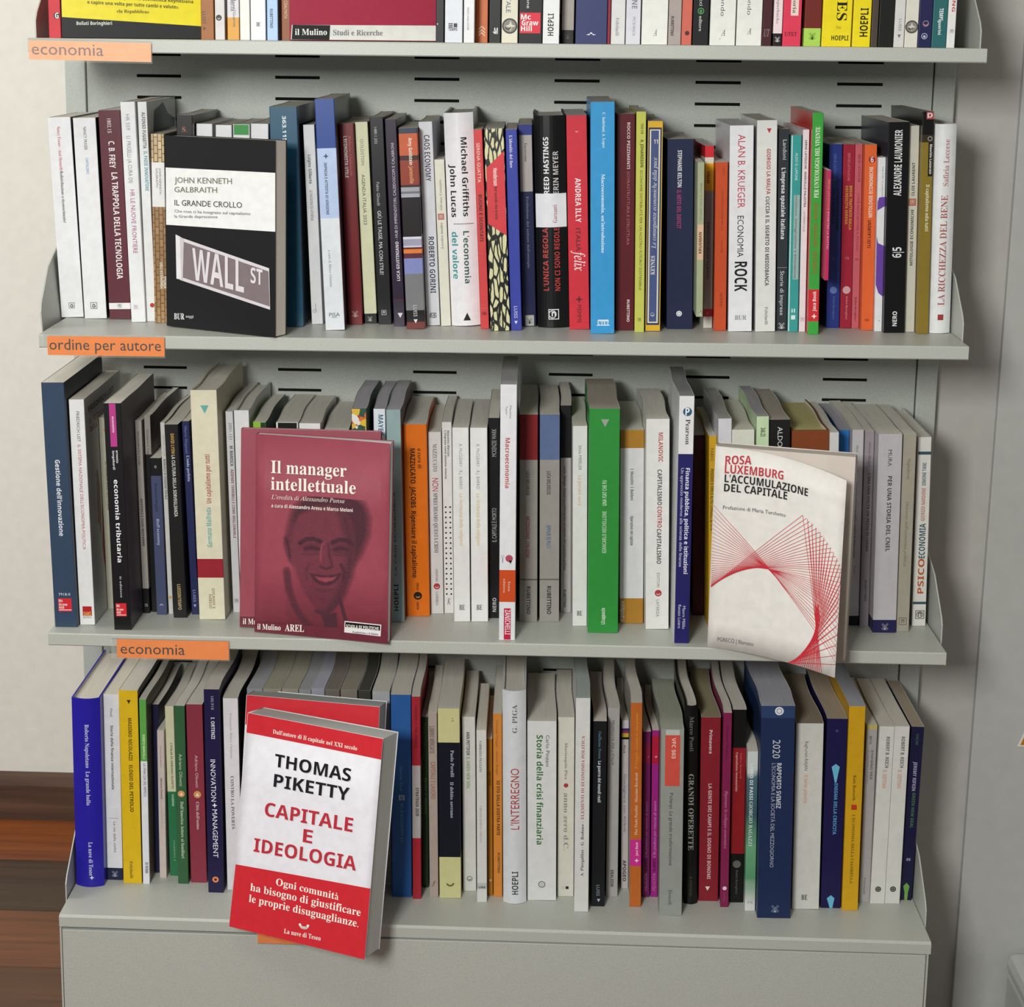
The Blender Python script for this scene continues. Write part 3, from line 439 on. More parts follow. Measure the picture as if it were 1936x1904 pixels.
('bright red book with white upward capitals, left of the tall sky blue book', 2, 0.0884, 0.0735, -0.31399, -0.0364, 0.0223, 0.237, 0.1588, 'cf3440', 'p', (('M', 'moon', 0.071, 0, 0.14, 'e8c8c8'), ('T', 'ANDREA ILLY', 0.289, 0.495, 0.02, 0.26, 'ece0de', 'd', 'b'), ('T', 'ITALIA', 0.523, 0.63, 0, 0.22, '3a2022', 'd', ''), ('T', 'felix', 0.628, 0.723, 0.05, 0.52, 'f0e4e0', 'd', 'i'), ('M', 'star', 0.858, 0, 0.36, '6a2024'), ('T', 'PIEMME', 0.884, 0.97, 0, 0.2, '6a2024', 'd', '')), (), {'side': 'd8d4d4'}),
('tall sky blue book titled Macroeconomia un introduzione', 2, 0.1134, 0.0483, -0.31398, -0.0239, 0.0259, 0.2529, 0.165, '3a94cc', 'p', (('T', 'C. Imbriani, A. Lopes', 0.045, 0.195, 0.05, 0.12, 'cfe2f0', 'd', 's'), ('T', "Macroeconomia, un'introduzione", 0.307, 0.647, 0.02, 0.14, 'dcecf4', 'd', 's'), ('R', 0.939, 0.944, -0.2, 0.25, 'e8f0f4'), ('T', 'UTET', 0.945, 0.961, 0.03, 0.5, 'e8f0f4', 'h', 's'), ('R', 0.962, 0.965, -0.25, 0.3, 'e8f0f4')), (), {'pg': '9c9894'}),
('dark crimson book titled Sovrastruttura e struttura', 2, 0.1385, 0.0711, -0.31397, -0.0214, 0.0201, 0.2392, 0.1602, '5c2028', 'p', (('T', 'ROCCO PEZZIMENTI', 0.039, 0.251, 0.15, 0.15, 'd8c4c4', 'd', 'b'), ('T', 'SOVRASTRUTTURA E STRUTTURA', 0.262, 0.601, 0.15, 0.15, 'a8686a', 'd', ''), ('T', 'RUBETTINO', 0.856, 0.96, 0.18, 0.14, 'e0d0d0', 'd', 'b')), (), {}),
('slim lime-yellow book about a sustainable future, with a black title line', 2, 0.1543, 0.0608, -0.31401, -0.019, 0.0105, 0.2424, 0.165, 'c2c45c', 'p', (('T', '1243.118', 0.052, 0.099, 0.1, 0.26, '4c4c22', 'd', 'b'), ('T', 'A. JOHANSSON', 0.124, 0.248, 0.1, 0.3, '32321c', 'd', 'b'), ('T', 'ECONOMIE DISTRIBUITE PER UN NOSTRO FUTURO SOSTENIBILE', 0.263, 0.806, 0.05, 0.26, '5a5a2a', 'd', ''), ('M', 'box', 0.942, 0, 0.34, '3c3c22')), (), {}),
('yellow-edged blue book with double frame lines, titled Le conseguenze economiche della pace', 2, 0.1692, 0.0681, -0.31391, -0.0164, 0.0167, 0.2324, 0.1557, '4a5684', 'p', (('R', 0.032, 0.968, -0.42, -0.36, '32364c'), ('R', 0.032, 0.968, 0.36, 0.42, '32364c'), ('R', 0.032, 0.041, -0.42, 0.42, '32364c'), ('R', 0.96, 0.968, -0.42, 0.42, '32364c'), ('R', 0.041, 0.96, -0.35, -0.26, 'd8d4c0'), ('R', 0.041, 0.96, 0.24, 0.33, 'd8d4c0'), ('R', 0.041, 0.046, -0.3, 0.3, 'd8d4c0'), ('R', 0.954, 0.96, -0.3, 0.3, 'd8d4c0'), ('R', 0.001, 0.032, -0.5, 0.5, 'd9ac2c'), ('R', 0.97, 1.001, -0.5, 0.5, 'd9ac2c'), ('R', 0.027, 0.973, -0.5, -0.43, 'd9ac2c'), ('R', 0.027, 0.973, 0.43, 0.5, 'd9ac2c'), ('T', '11', 0.088, 0.108, 0.05, 0.26, 'd8d8d0', 'h', 'b'), ('T', 'Le conseguenze economiche della pace', 0.172, 0.601, 0.0, 0.26, 'dcdcd8', 'u', 'i'), ('T', 'KEYNES', 0.637, 0.727, -0.05, 0.26, 'dcdcd8', 'u', 's'), ('M', 'ring', 0.919, -0.03, 0.26, 'b8bccc'), ('M', 'moon', 0.919, 0, 0.2, 'd8d8d8')), (), {}),
('thick navy book titled Il mito del deficit, with white and magenta lettering', 2, 0.1997, 0.0837, -0.31354, -0.0265, 0.0288, 0.2115, 0.1417, '242a46', 'p', (('T', 'STEPHANIE KELTON', 0.058, 0.25, -0.03, 0.15, 'dcdce0', 'd', 'b'), ('T', 'IL MITO DEL DEFICIT', 0.264, 0.466, -0.05, 0.15, 'a03c68', 'd', 'b'), ('M', 'disc', 0.918, -0.02, 0.22, 'dcdce0'), ('M', 'ring', 0.918, -0.02, 0.14, '242a46')), (), {}),
('small grey-green paperback with a peach name patch, right of the thick navy book', 2, 0.2181, 0.04, -0.29199, -0.0235, 0.0071, 0.1679, 0.11, 'a2a888', 'p', (('T', 'Un paese non è un azienda', 0.131, 0.37, 0.0, 0.24, '50543c', 'u', 'i'), ('R', 0.399, 0.628, -0.5, 0.5, 'd6b094'), ('T', 'KRUGMAN', 0.448, 0.586, -0.02, 0.42, '2c2a26', 'u', 'b'), ('M', 'disc', 0.972, 0.1, 0.6, '5c604c'), ('T', 'Ep', 0.961, 0.986, 0.1, 0.4, 'd8d8c8', 'h', 'b')), (), {}),
('grey book titled Moneta internazionale with red, white and yellow bands at its head', 2, 0.2321, 0.094, -0.31366, -0.0247, 0.0099, 0.2039, 0.1366, '9c908c', 'p', (('T', 'KEYNES', 0.138, 0.202, -0.1, 0.3, '2c2618', 'u', 'b'), ('T', 'MONETA INTERNAZIONALE', 0.411, 0.728, -0.05, 0.28, '2e2a28', 'u', ''), ('T', 'C', 0.91, 0.925, 0, 0.26, 'd89a94', 'h', '')), ((0.001, 0.062, 'cc2c34'), (0.062, 0.094, 'd8cfc0'), (0.094, 0.242, 'e4a81c'), (0.894, 0.937, 'a81c28'), (0.937, 1.007, 'cfcac0')), {}),
('short orange-red paperback with dark red fine lettering, left of the Economia Rock book', 2, 0.2443, 0.0771, -0.31356, -0.0249, 0.0134, 0.1872, 0.1255, 'c4502c', 'p', (('T', '1221', 0.025, 0.074, 0.15, 0.16, '8a3018', 'u', 'i'), ('T', 'Le mie prime convinzioni', 0.168, 0.401, 0.05, 0.16, '7a2a18', 'u', 'i'), ('T', 'Keynes', 0.46, 0.533, 0.05, 0.16, '7a2a18', 'u', 'i'), ('T', 'Adelphi', 0.771, 0.864, 0.05, 0.22, '7a2a18', 'u', 'i')), (), {}),
('thick white book titled Economia Rock with red and black capitals', 2, 0.2663, 0.0735, -0.31325, -0.0298, 0.0259, 0.2275, 0.1524, 'e2e2e6', 'p', (('T', 'ALAN B. KRUEGER', 0.043, 0.396, -0.0, 0.3, 'b83a48', 'd', ''), ('T', 'ECONOMIA', 0.434, 0.635, -0.02, 0.26, '2c2c30', 'd', ''), ('T', 'ROCK', 0.657, 0.803, 0.0, 0.5, '222226', 'd', 'b'), ('T', 'BUR', 0.921, 0.943, 0.02, 0.5, '8a8a8e', 'h', 's')), (), {'pg': 'c8c6c8'}),
('white book with a red logo at its head, right of the Economia Rock book', 2, 0.2942, 0.0747, -0.31317, -0.031, 0.0219, 0.2334, 0.1564, 'dcdcd8', 'p', (('M', 'tri', 0.048, 0.1, 0.24, 'b83a40'), ('T', 'GIORGIO LA MALFA', 0.133, 0.346, 0.08, 0.18, 'a83c44', 'd', 'b'), ('T', 'CUCCIA E IL SEGRETO DI MEDIOBANCA', 0.356, 0.78, 0.05, 0.18, '38383a', 'd', 'b'), ('T', 'Feltrinelli', 0.882, 0.967, 0.05, 0.15, '77777a', 'd', 's')), (), {}),
("charcoal book titled L'impresa spaziale italiana, with white sideways lettering", 2, 0.313, 0.0822, -0.31326, -0.0302, 0.0117, 0.2239, 0.15, '34383c', 'p', (('T', 'Landoni', 0.053, 0.15, 0.1, 0.36, 'ccced0', 'd', ''), ('T', "L'impresa spaziale italiana", 0.19, 0.541, 0.0, 0.36, 'e8e8ea', 'd', 'b'), ('R', 0.682, 0.684, -0.45, 0.45, 'a0a0a4'), ('T', 'Storie di imprese', 0.7, 0.922, 0.0, 0.36, 'd0d0d2', 'd', ''), ('M', 'mill', 0.975, 0.0, 0.6, 'd8d8d8')), (), {}),
('turquoise book with a grey title strip, right of the charcoal book', 2, 0.325, 0.0769, -0.31324, -0.0251, 0.0114, 0.2175, 0.1457, '3c9c98', 'p', (('T', 'ALDO G. LAPONE', 0.089, 0.227, 0.05, 0.24, 'd4ecea', 'd', ''), ('R', 0.301, 0.73, -0.12, 0.42, '9cb4b0'), ('T', 'intuizione, immaginazione e innovazione', 0.304, 0.725, 0.12, 0.24, '3c4c4c', 'd', ''), ('T', 'il', 0.883, 0.901, 0, 0.34, 'd8eeec', 'h', 'b'), ('R', 0.915, 0.937, -0.2, 0.2, 'd8eeec'), ('R', 0.001, 1.002, -0.5, -0.36, 'c4dcda')), (), {}),
('very slim pale pinkish-white book beside the green ecology book', 2, 0.3353, 0.0777, -0.31325, -0.0243, 0.007, 0.2236, 0.1498, 'e4dcdf', 'p', (('T', 'SERGE LATOUCHE · MARCELLO PALESTRA', 0.05, 0.379, 0.0, 0.32, '3a3438', 'd', 'b'), ('T', 'HYPERPOLIS', 0.401, 0.5, -0.05, 0.28, '7a7076', 'd', ''), ('M', 'box', 0.938, 0, 0.6, '9a9298')), (), {'pg': 'c8c4c4'}),
("tall bright green book titled Per un'ecologia del vivente, with a red side", 2, 0.3454, 0.0612, -0.31316, -0.023, 0.0117, 0.2428, 0.165, '40a040', 'p', (('T', "PER UN'ECOLOGIA DEL VIVENTE", 0.063, 0.379, 0.0, 0.4, 'e8ecd8', 'u', 's'), ('T', 'LATOUCHE · JOUVENTIN · PACCOT', 0.401, 0.72, -0.0, 0.34, 'a8502c', 'u', 's'), ('T', 'Jaca Book', 0.802, 0.894, 0.05, 0.3, 'f0dcdc', 'u', 'b'), ('M', 'star', 0.917, 0.05, 0.5, 'f0e0e0')), ((0.794, 0.94, 'cc3038'),), {'side': 'c8302c'}),
('small thin magenta booklet standing raised beside the green ecology book', 2, 0.3538, 0.04, -0.24965, -0.0216, 0.0039, 0.1191, 0.0798, 'c02c60', 'p', (('T', 'SERGE LATOUCHE', 0.079, 0.361, 0, 0.5, 'd89a50', 'd', ''), ('T', 'INVERTIRE LA ROTTA!', 0.374, 0.715, 0, 0.5, 'e8b0c0', 'd', '')), (), {}),
('blue book titled La decrescita prima della decrescita, with black title lettering', 2, 0.3738, 0.1045, -0.31294, -0.031, 0.0146, 0.2062, 0.1345, '28367c', 'p', (('T', 'SERGE LATOUCHE', 0.051, 0.198, -0.05, 0.2, '5c6cac', 'd', ''), ('T', 'LA DECRESCITA PRIMA', 0.241, 0.465, 0.2, 0.18, '15182c', 'd', 'b'), ('T', 'DELLA DECRESCITA', 0.241, 0.429, -0.12, 0.18, '15182c', 'd', 'b'), ('T', '205', 0.613, 0.626, 0, 0.3, '5868a4', 'h', ''), ('M', 'disc', 0.792, -0.0, 0.55, '6070ac'), ('T', 'Bollati Boringhieri', 0.827, 0.954, 0.05, 0.14, '6070ac', 'd', '')), (), {}),
('dark red book titled Breve trattato sulla decrescita serena, with yellow title lettering', 2, 0.388, 0.1028, -0.31292, -0.0295, 0.0127, 0.2065, 0.1362, '9c2438', 'p', (('T', 'SERGE LATOUCHE', 0.047, 0.196, 0.0, 0.2, 'cc8088', 'd', ''), ('T', 'BREVE TRATTATO SULLA', 0.223, 0.461, 0.2, 0.22, 'c89c3c', 'd', 'b'), ('T', 'DECRESCITA SERENA', 0.223, 0.431, -0.15, 0.22, 'c89c3c', 'd', 'b'), ('T', '176', 0.608, 0.621, 0, 0.34, 'cc8088', 'h', ''), ('M', 'disc', 0.789, 0.0, 0.68, 'cca0a4'), ('T', 'Bollati Boringhieri', 0.825, 0.951, 0.05, 0.16, 'd09a9e', 'd', '')), (), {}),
('slim pink-red book with crimson title lettering, left of the orange book', 2, 0.3989, 0.1037, -0.31295, -0.0296, 0.0079, 0.2066, 0.1353, 'c0606a', 'p', (('T', 'SERGE LATOUCHE', 0.053, 0.203, 0.1, 0.32, '5a2024', 'd', ''), ('T', 'COME REINCANTARE IL MONDO', 0.261, 0.577, 0.05, 0.32, '9c2434', 'd', ''), ('T', '242', 0.615, 0.627, 0, 0.5, '5a2024', 'h', ''), ('T', 'Bollati Boringhieri', 0.83, 0.958, 0, 0.26, '5a2024', 'd', '')), (), {}),
('orange book titled Mitologie economiche with a dark red round logo at its head', 2, 0.4099, 0.092, -0.31282, -0.0297, 0.013, 0.2071, 0.1388, 'dc6434', 'p', (('M', 'disc', 0.08, 0.1, 0.55, '8c2430'), ('T', '6', 0.066, 0.094, 0.1, 0.24, 'f0dcd4', 'h', 'b'), ('T', 'MITOLOGIE ECONOMICHE', 0.119, 0.388, 0.06, 0.3, 'ecd8c8', 'u', 'b'), ('T', 'ÉLOI LAURENT', 0.402, 0.552, 0.0, 0.26, '42201c', 'u', 'b'), ('T', '316', 0.939, 0.95, -0.05, 0.36, '5c2418', 'h', 'b')), (), {}),
('white book with purple swooping shapes on its spine, left of the black 6|5 book', 2, 0.421, 0.0857, -0.31285, -0.0298, 0.0082, 0.1936, 0.1297, 'e2e2e4', 'p', (('T', 'Serge Audier · La società ecologica', 0.052, 0.241, 0.15, 0.16, '55555a', 'd', ''), ('P', ((0.224, 0.5), (0.227, -0.3), (0.253, -0.5), (0.301, -0.5), (0.277, 0.5)), '6844a0'), ('P', ((0.504, 0.5), (0.488, -0.3), (0.448, -0.5), (0.728, -0.5), (0.776, -0.1), (0.797, 0.5)), '6844a0'), ('T', 'A', 0.933, 0.942, 0.1, 0.2, '55555a', 'h', '')), (), {}),
('thick black book titled 6|5 with tall white upward capitals', 2, 0.4371, 0.0772, -0.31255, -0.03, 0.0231, 0.2325, 0.1558, '17171a', 'p', (('T', 'ALEXANDRE LAUMONIER', 0.036, 0.345, -0.0, 0.34, 'dcdcdc', 'u', 'b'), ('T', '6|5', 0.589, 0.639, 0.05, 0.4, 'd8d8d8', 'u', 'b'), ('T', 'NERO', 0.897, 0.968, 0.02, 0.2, 'e0e0e0', 'u', 'b')), (), {'side': '3a3a44'}),
('cream book titled Mitologie economiche with a small red square logo', 2, 0.4557, 0.0848, -0.31264, -0.0317, 0.0111, 0.2284, 0.153, 'cac6b8', 'p', (('T', 'ÉLOI LAURENT', 0.175, 0.334, 0.02, 0.26, '3a3630', 'u', 'b'), ('M', 'sq', 0.366, -0.03, 0.72, 'b06454'), ('M', 'box', 0.366, -0.03, 0.42, 'd8ccbc'), ('T', 'MITOLOGIE ECONOMICHE', 0.401, 0.673, 0.0, 0.26, '3a3630', 'u', 'b')), (), {}),
('olive-gold book with black head and a red square D logo, titled Il capitalismo odia tutti', 2, 0.468, 0.0735, -0.31257, -0.0318, 0.0123, 0.2444, 0.165, '86722c', 'p', (('R', 0.001, 0.034, -0.15, 0.5, 'b0504c'), ('T', 'D', 0.007, 0.027, 0.15, 0.44, 'ece4e0', 'h', 'b'), ('M', 'ring', 0.12, 0.2, 0.4, 'c0c0c0'), ('R', 0.136, 0.287, 0.08, 0.5, '201c1a'), ('T', 'Maurizio Lazzarato', 0.145, 0.277, 0.3, 0.2, 'dcdcd8', 'd', 'b'), ('T', 'Il capitalismo odia tutti', 0.324, 0.533, 0.1, 0.28, 'e0dcc0', 'd', 'b')), ((0.001, 0.103, '1c1a1a'), (0.103, 0.136, '3a3020')), {'pg': '6a625c'}),
('white jacketed hardback titled La ricchezza del bene, rightmost on the second shelf', 2, 0.4874, 0.0767, -0.31237, -0.0258, 0.0244, 0.2308, 0.1546, 'dfe0e1', 'h', (('T', 'Safiria Leccese', 0.072, 0.293, 0.05, 0.24, 'b47c7c', 'u', 's'), ('T', 'LA RICCHEZZA DEL BENE', 0.336, 0.864, 0.02, 0.3, 'a85c5c', 'u', 's'), ('M', 'sq', 0.922, 0.02, 0.26, '9c3c3c')), (), {}),
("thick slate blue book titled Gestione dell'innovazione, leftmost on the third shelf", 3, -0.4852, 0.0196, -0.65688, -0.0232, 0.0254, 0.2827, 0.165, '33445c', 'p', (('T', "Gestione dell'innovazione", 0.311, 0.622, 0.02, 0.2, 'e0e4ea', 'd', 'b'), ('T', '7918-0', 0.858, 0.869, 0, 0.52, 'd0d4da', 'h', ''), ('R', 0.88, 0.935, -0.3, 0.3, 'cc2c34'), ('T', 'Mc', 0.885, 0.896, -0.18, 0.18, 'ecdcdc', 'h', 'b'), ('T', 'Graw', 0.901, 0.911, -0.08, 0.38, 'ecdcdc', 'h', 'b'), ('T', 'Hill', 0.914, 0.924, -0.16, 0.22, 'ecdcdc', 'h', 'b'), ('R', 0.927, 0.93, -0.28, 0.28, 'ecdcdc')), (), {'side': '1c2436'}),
('white book with red title capitals and a red square at its foot, third shelf left', 3, -0.4634, 0.0289, -0.65698, -0.0191, 0.017, 0.2619, 0.165, 'e2e2e2', 'p', (('T', 'FRIEDRICH LIST', 0.052, 0.184, 0.05, 0.2, '4c4648', 'd', ''), ('T', "IL SISTEMA NAZIONALE DELL'ECONOMIA POLITICA", 0.197, 0.661, 0.05, 0.2, 'b04450', 'd', ''), ('R', 0.917, 0.96, -0.28, 0.33, 'b4242c'), ('T', 'OAKS', 0.942, 0.959, 0.02, 0.5, 'e0b060', 'h', 'b'), ('T', 'EDITRICE', 0.963, 0.971, 0.02, 0.56, '77706c', 'h', '')), (), {'sideart': 1}),
('greyish cream book squeezed between the white book and the black economia tributaria book', 3, -0.4501, 0.0837, -0.65704, -0.0191, 0.0087, 0.2289, 0.1534, 'a8a694', 'p', (('M', 'tri', 0.068, 0.3, 0.5, 'c07838'), ('T', 'IL CRACK DEL SISTEMA', 0.225, 0.479, 0.3, 0.4, '6a5c50', 'd', 'b')), (), {}),
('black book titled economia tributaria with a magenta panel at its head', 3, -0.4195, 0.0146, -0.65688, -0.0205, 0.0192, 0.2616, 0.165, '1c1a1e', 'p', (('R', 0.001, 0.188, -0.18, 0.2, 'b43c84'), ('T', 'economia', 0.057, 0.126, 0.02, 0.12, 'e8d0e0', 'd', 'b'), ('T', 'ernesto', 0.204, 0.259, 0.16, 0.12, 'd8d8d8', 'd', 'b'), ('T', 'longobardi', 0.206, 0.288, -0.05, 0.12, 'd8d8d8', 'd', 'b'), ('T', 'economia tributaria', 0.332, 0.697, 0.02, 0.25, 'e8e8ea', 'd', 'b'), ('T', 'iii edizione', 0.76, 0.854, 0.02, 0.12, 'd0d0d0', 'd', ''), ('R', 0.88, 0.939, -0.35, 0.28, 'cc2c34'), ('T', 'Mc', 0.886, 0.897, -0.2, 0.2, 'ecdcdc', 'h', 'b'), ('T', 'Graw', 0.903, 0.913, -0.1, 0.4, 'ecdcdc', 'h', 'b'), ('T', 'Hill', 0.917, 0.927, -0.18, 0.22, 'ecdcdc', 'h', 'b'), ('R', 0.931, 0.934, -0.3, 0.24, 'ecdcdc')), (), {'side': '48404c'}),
('slim warm grey book with a black foot, right of economia tributaria', 3, -0.4057, 0.0713, -0.65698, -0.0205, 0.0074, 0.229, 0.1534, '9a948e', 'p', (('T', 'Alessandro Lo Verde', 0.051, 0.228, -0.05, 0.3, '5c5450', 'd', 's'), ('T', 'GESTISCI I TUOI RISPARMI', 0.401, 0.647, 0.0, 0.3, '2c2a28', 'd', 'b'), ('T', '15', 0.95, 0.965, 0, 0.4, 'c8c8c8', 'h', '')), ((0.87, 1.005, '1e1c1c'),), {}),
('grey-headed book with a dark red side, behind the small slate-violet book', 3, -0.3977, 0.076, -0.65699, -0.0154, 0.0069, 0.2339, 0.1567, '8e8882', 'p', (('T', 'Giampiero Lupi', 0.067, 0.199, 0.0, 0.3, '3c3838', 'd', ''),), ((0.194, 1.012, '1c1a1c'),), {'side': '3c1c1c'}),
('small slate-violet paperback titled Bluff economy, with a black head', 3, -0.3869, 0.0669, -0.65691, -0.0203, 0.0119, 0.1867, 0.1251, '444a68', 'p', (('T', '0', 0.047, 0.063, 0, 0.2, 'b0b0b0', 'h', ''), ('T', 'Massimo Maggio', 0.16, 0.339, -0.05, 0.2, '262a48', 'd', 'b'), ('T', 'Bluff economy', 0.385, 0.553, 0.0, 0.24, 'a8acc8', 'd', 'b'), ('M', 'chev', 0.936, 0.0, 0.34, 'c8ccd8')), ((0.001, 0.112, '1a191d'),), {}),
('very thin pale book with a tan dot, left of the black surveillance book', 3, -0.3773, 0.0706, -0.65696, -0.0229, 0.0052, 0.2276, 0.1525, 'c4c2be', 'p', (('T', 'RAFFAELLO LUPI', 0.064, 0.172, 0.1, 0.44, '98948c', 'd', ''), ('T', 'MANUALE DI EVASIONE FISCALE', 0.188, 0.397, 0.1, 0.5, '4c4844', 'd', 'b'), ('M', 'disc', 0.912, 0, 0.7, 'c49c58')), (), {}),
('black book titled La cultura della sorveglianza in white capitals', 3, -0.3634, 0.0581, -0.65679, -0.0267, 0.0153, 0.2284, 0.153, '242222', 'p', (('T', 'DAVID LYON', 0.047, 0.148, 0.05, 0.24, 'c49c58', 'd', 'b'), ('T', 'LA CULTURA DELLA SORVEGLIANZA', 0.155, 0.472, 0.05, 0.24, 'd0ccc8', 'd', 'b'), ('T', 'LUISSINTEMPO', 0.824, 0.958, 0.0, 0.24, 'b8a070', 'd', 'b')), (), {}),
("dark blue slim book titled L'onda perfetta, left of the thick cream hardback", 3, -0.3487, 0.0703, -0.65684, -0.0325, 0.0085, 0.2298, 0.1539, '232850', 'p', (('T', 'Marco Magnani', 0.024, 0.166, -0.0, 0.34, '6670a0', 'd', 's'), ('T', "L'onda perfetta", 0.175, 0.308, 0.1, 0.36, 'b8bcd8', 'd', 's'), ('T', 'LUISS', 0.871, 0.934, 0.0, 0.34, '9098c0', 'd', ''), ('M', 'tri', 0.954, 0, 0.4, 'a8acc8')), (), {}),
('thick cream hardback with a dark red band and a turquoise triangle near its head', 3, -0.3256, 0.0548, -0.65662, -0.0218, 0.0298, 0.2693, 0.165, 'dad4ba', 'hs', (('M', 'tri', 0.081, 0.02, 0.32, '6aa8a4'), ('T', 'Un capitalismo per tutti', 0.276, 0.488, 0.05, 0.18, 'a8584c', 'u', 'b'), ('T', 'Germano Maifreda', 0.506, 0.68, 0.02, 0.18, '6aa8a4', 'u', 'b'), ('T', 'GUERINI', 0.888, 0.951, -0.05, 0.1, '8a6a50', 'u', 's'), ('T', 'E ASSOCIATI', 0.861, 0.951, 0.08, 0.1, '8a6a50', 'u', 's')), ((0.732, 0.815, '962430'),), {'side': 'c8c2a8'}),
('thin pale grey book with black and red capitals, right of the thick cream hardback', 3, -0.3026, 0.0806, -0.65681, -0.0243, 0.0085, 0.2395, 0.1584, 'c8c8ca', 'p', (('T', '2001.151', 0.055, 0.137, 0.1, 0.4, '66666a', 'd', ''), ('T', 'M. MARESCA', 0.169, 0.268, 0.1, 0.4, '2c2a2c', 'd', 'b'), ('T', 'AZIENDE TERRIBILI E COME MIGLIORARLE', 0.283, 0.625, 0.1, 0.34, '7c3038', 'd', 'b'), ('M', 'box', 0.941, 0, 0.5, '44444a')), (), {}),
('white hardback with standing boards, its head left of the manager portrait covers', 3, -0.2893, 0.0814, -0.65671, -0.022, 0.0171, 0.2408, 0.1576, 'dcdcdc', 'hs', (), (), {}),
('book with a lime and dark green head behind the manager portrait covers', 3, -0.2696, 0.0775, -0.65675, -0.016, 0.0144, 0.2283, 0.1529, '8cb83c', 'p', (('R', 0.001, 0.044, 0.1, 0.5, '1c3c20'),), (), {'back': '1c3c20'}),
('white-edged book with a black head block behind the manager portrait covers', 3, -0.2396, 0.0794, -0.6567, -0.0104, 0.025, 0.2282, 0.1529, 'e0e0dc', 'p', (('R', 0.001, 0.043, -0.42, 0.45, '1a1a1a'),), (), {}),
('plain white book behind the manager portrait covers, right of the black-headed one', 3, -0.2144, 0.081, -0.65669, -0.0082, 0.0241, 0.2271, 0.1521, 'e2e2e0', 'p', (), (), {}),
('lower beige book top behind the manager portrait covers, left of the multicoloured one', 3, -0.1848, 0.0881, -0.65665, -0.0075, 0.028, 0.2196, 0.1472, 'b8b4a8', 'p', (), (), {}),
('book with a multicoloured mosaic-like head, behind the manager portrait covers', 3, -0.1561, 0.0795, -0.65658, -0.0155, 0.0172, 0.2458, 0.1595, '3c4c40', 'p', (('MOS', 0.001, 0.324),), (), {'pg': '98949a'}),
('white book with blue head lettering, just left of the grey-teal book on the third shelf', 3, -0.1332, 0.081, -0.65658, -0.014, 0.0134, 0.2454, 0.158, 'dfe4e8', 'p', (('T', 'MAYER', 0.028, 0.126, 0.1, 0.4, '2c5c7c', 'd', 'b'),), (), {'pg': '98949a'}),
('grey-teal book lettered upward in black, right of the manager portrait covers', 3, -0.1126, 0.0599, -0.65646, -0.023, 0.0161, 0.2495, 0.165, '8ca4a4', 'p', (('T', 'LA CRISI ECONOMICA', 0.379, 0.776, -0.05, 0.14, '2c3434', 'u', ''), ('T', 'HOEPLI', 0.819, 0.946, -0.05, 0.28, '1c2424', 'u', 'b')), (), {'side': '54242c', 'pg': '98949a'}),
('deep orange book titled Ripensare il capitalismo with bold black lettering', 3, -0.0908, 0.0806, -0.65631, -0.023, 0.0266, 0.2282, 0.1529, 'd4690e', 'p', (('T', 'a cura di', 0.124, 0.226, 0.18, 0.15, '4a2208', 'd', 'b'), ('T', 'MAZZUCATO  JACOBS', 0.124, 0.43, -0.12, 0.2, '1e1408', 'd', 'b'), ('T', 'Ripensare il capitalismo', 0.448, 0.796, -0.12, 0.2, '1e1408', 'd', 'b'), ('T', 'Editori', 0.825, 0.862, -0.0, 0.1, '1e1408', 'd', 'b'), ('M', 'disc', 0.892, 0.0, 0.36, '1e1408'), ('M', 'moon', 0.892, 0, 0.2, 'c88848'), ('T', 'Laterza', 0.924, 0.965, 0.0, 0.1, '1e1408', 'd', 'b')), (), {}),
('pale grey book titled Non sprechiamo questa crisi, right of the deep orange one', 3, -0.0692, 0.0909, -0.65642, -0.0223, 0.015, 0.2172, 0.1455, 'cdcac8', 'p', (('T', 'MAZZUCATO', 0.064, 0.214, 0.0, 0.3, '6a6668', 'd', 's'), ('T', 'NON', 0.25, 0.322, 0.0, 0.46, 'ac2c38', 'd', ''), ('T', 'SPRECHIAMO QUESTA CRISI', 0.331, 0.661, 0.0, 0.3, '5c585a', 'd', 's'), ('T', 'EDITORI', 0.751, 0.822, 0.0, 0.18, '77706e', 'd', 's'), ('M', 'disc', 0.847, 0, 0.5, 'a8383c'), ('M', 'moon', 0.847, 0, 0.28, 'e0c0bc'), ('T', 'LATERZA', 0.877, 0.953, 0.0, 0.18, '77706e', 'd', 's')), (), {'side': 'b45c20'}),
('slim white book with two columns of black dots down its spine', 3, -0.0554, 0.0934, -0.65645, -0.0212, 0.011, 0.2286, 0.1456, 'd8d6d2', 'p', (('T', 'Massimo Mercati', 0.044, 0.176, 0.15, 0.2, '3a3838', 'd', 'b'), ('T', "L'impresa come sistema vivente", 0.044, 0.293, -0.15, 0.2, '3a3838', 'd', 'b'), ('DOTS', 0.44, 0.898), ('T', 'K', 0.921, 0.952, 0, 0.4, '55555a', 'h', 'i')), (), {}),
('white book titled La ricchezza delle religioni in pale gold, left one of two copies', 3, -0.0387, 0.0661, -0.65637, -0.019, 0.0184, 0.2288, 0.1533, 'dfdfdc', 'p', (('T', 'R. McCLEARY - R.J. BARRO', 0.084, 0.312, 0.0, 0.18, '8a8c8c', 'd', ''), ('T', 'La ricchezza delle religioni', 0.336, 0.604, 0.0, 0.2, 'd0bc90', 'd', 'b'), ('T', 'BE', 0.912, 0.939, 0, 0.34, '44464a', 'h', 's')), (), {}),
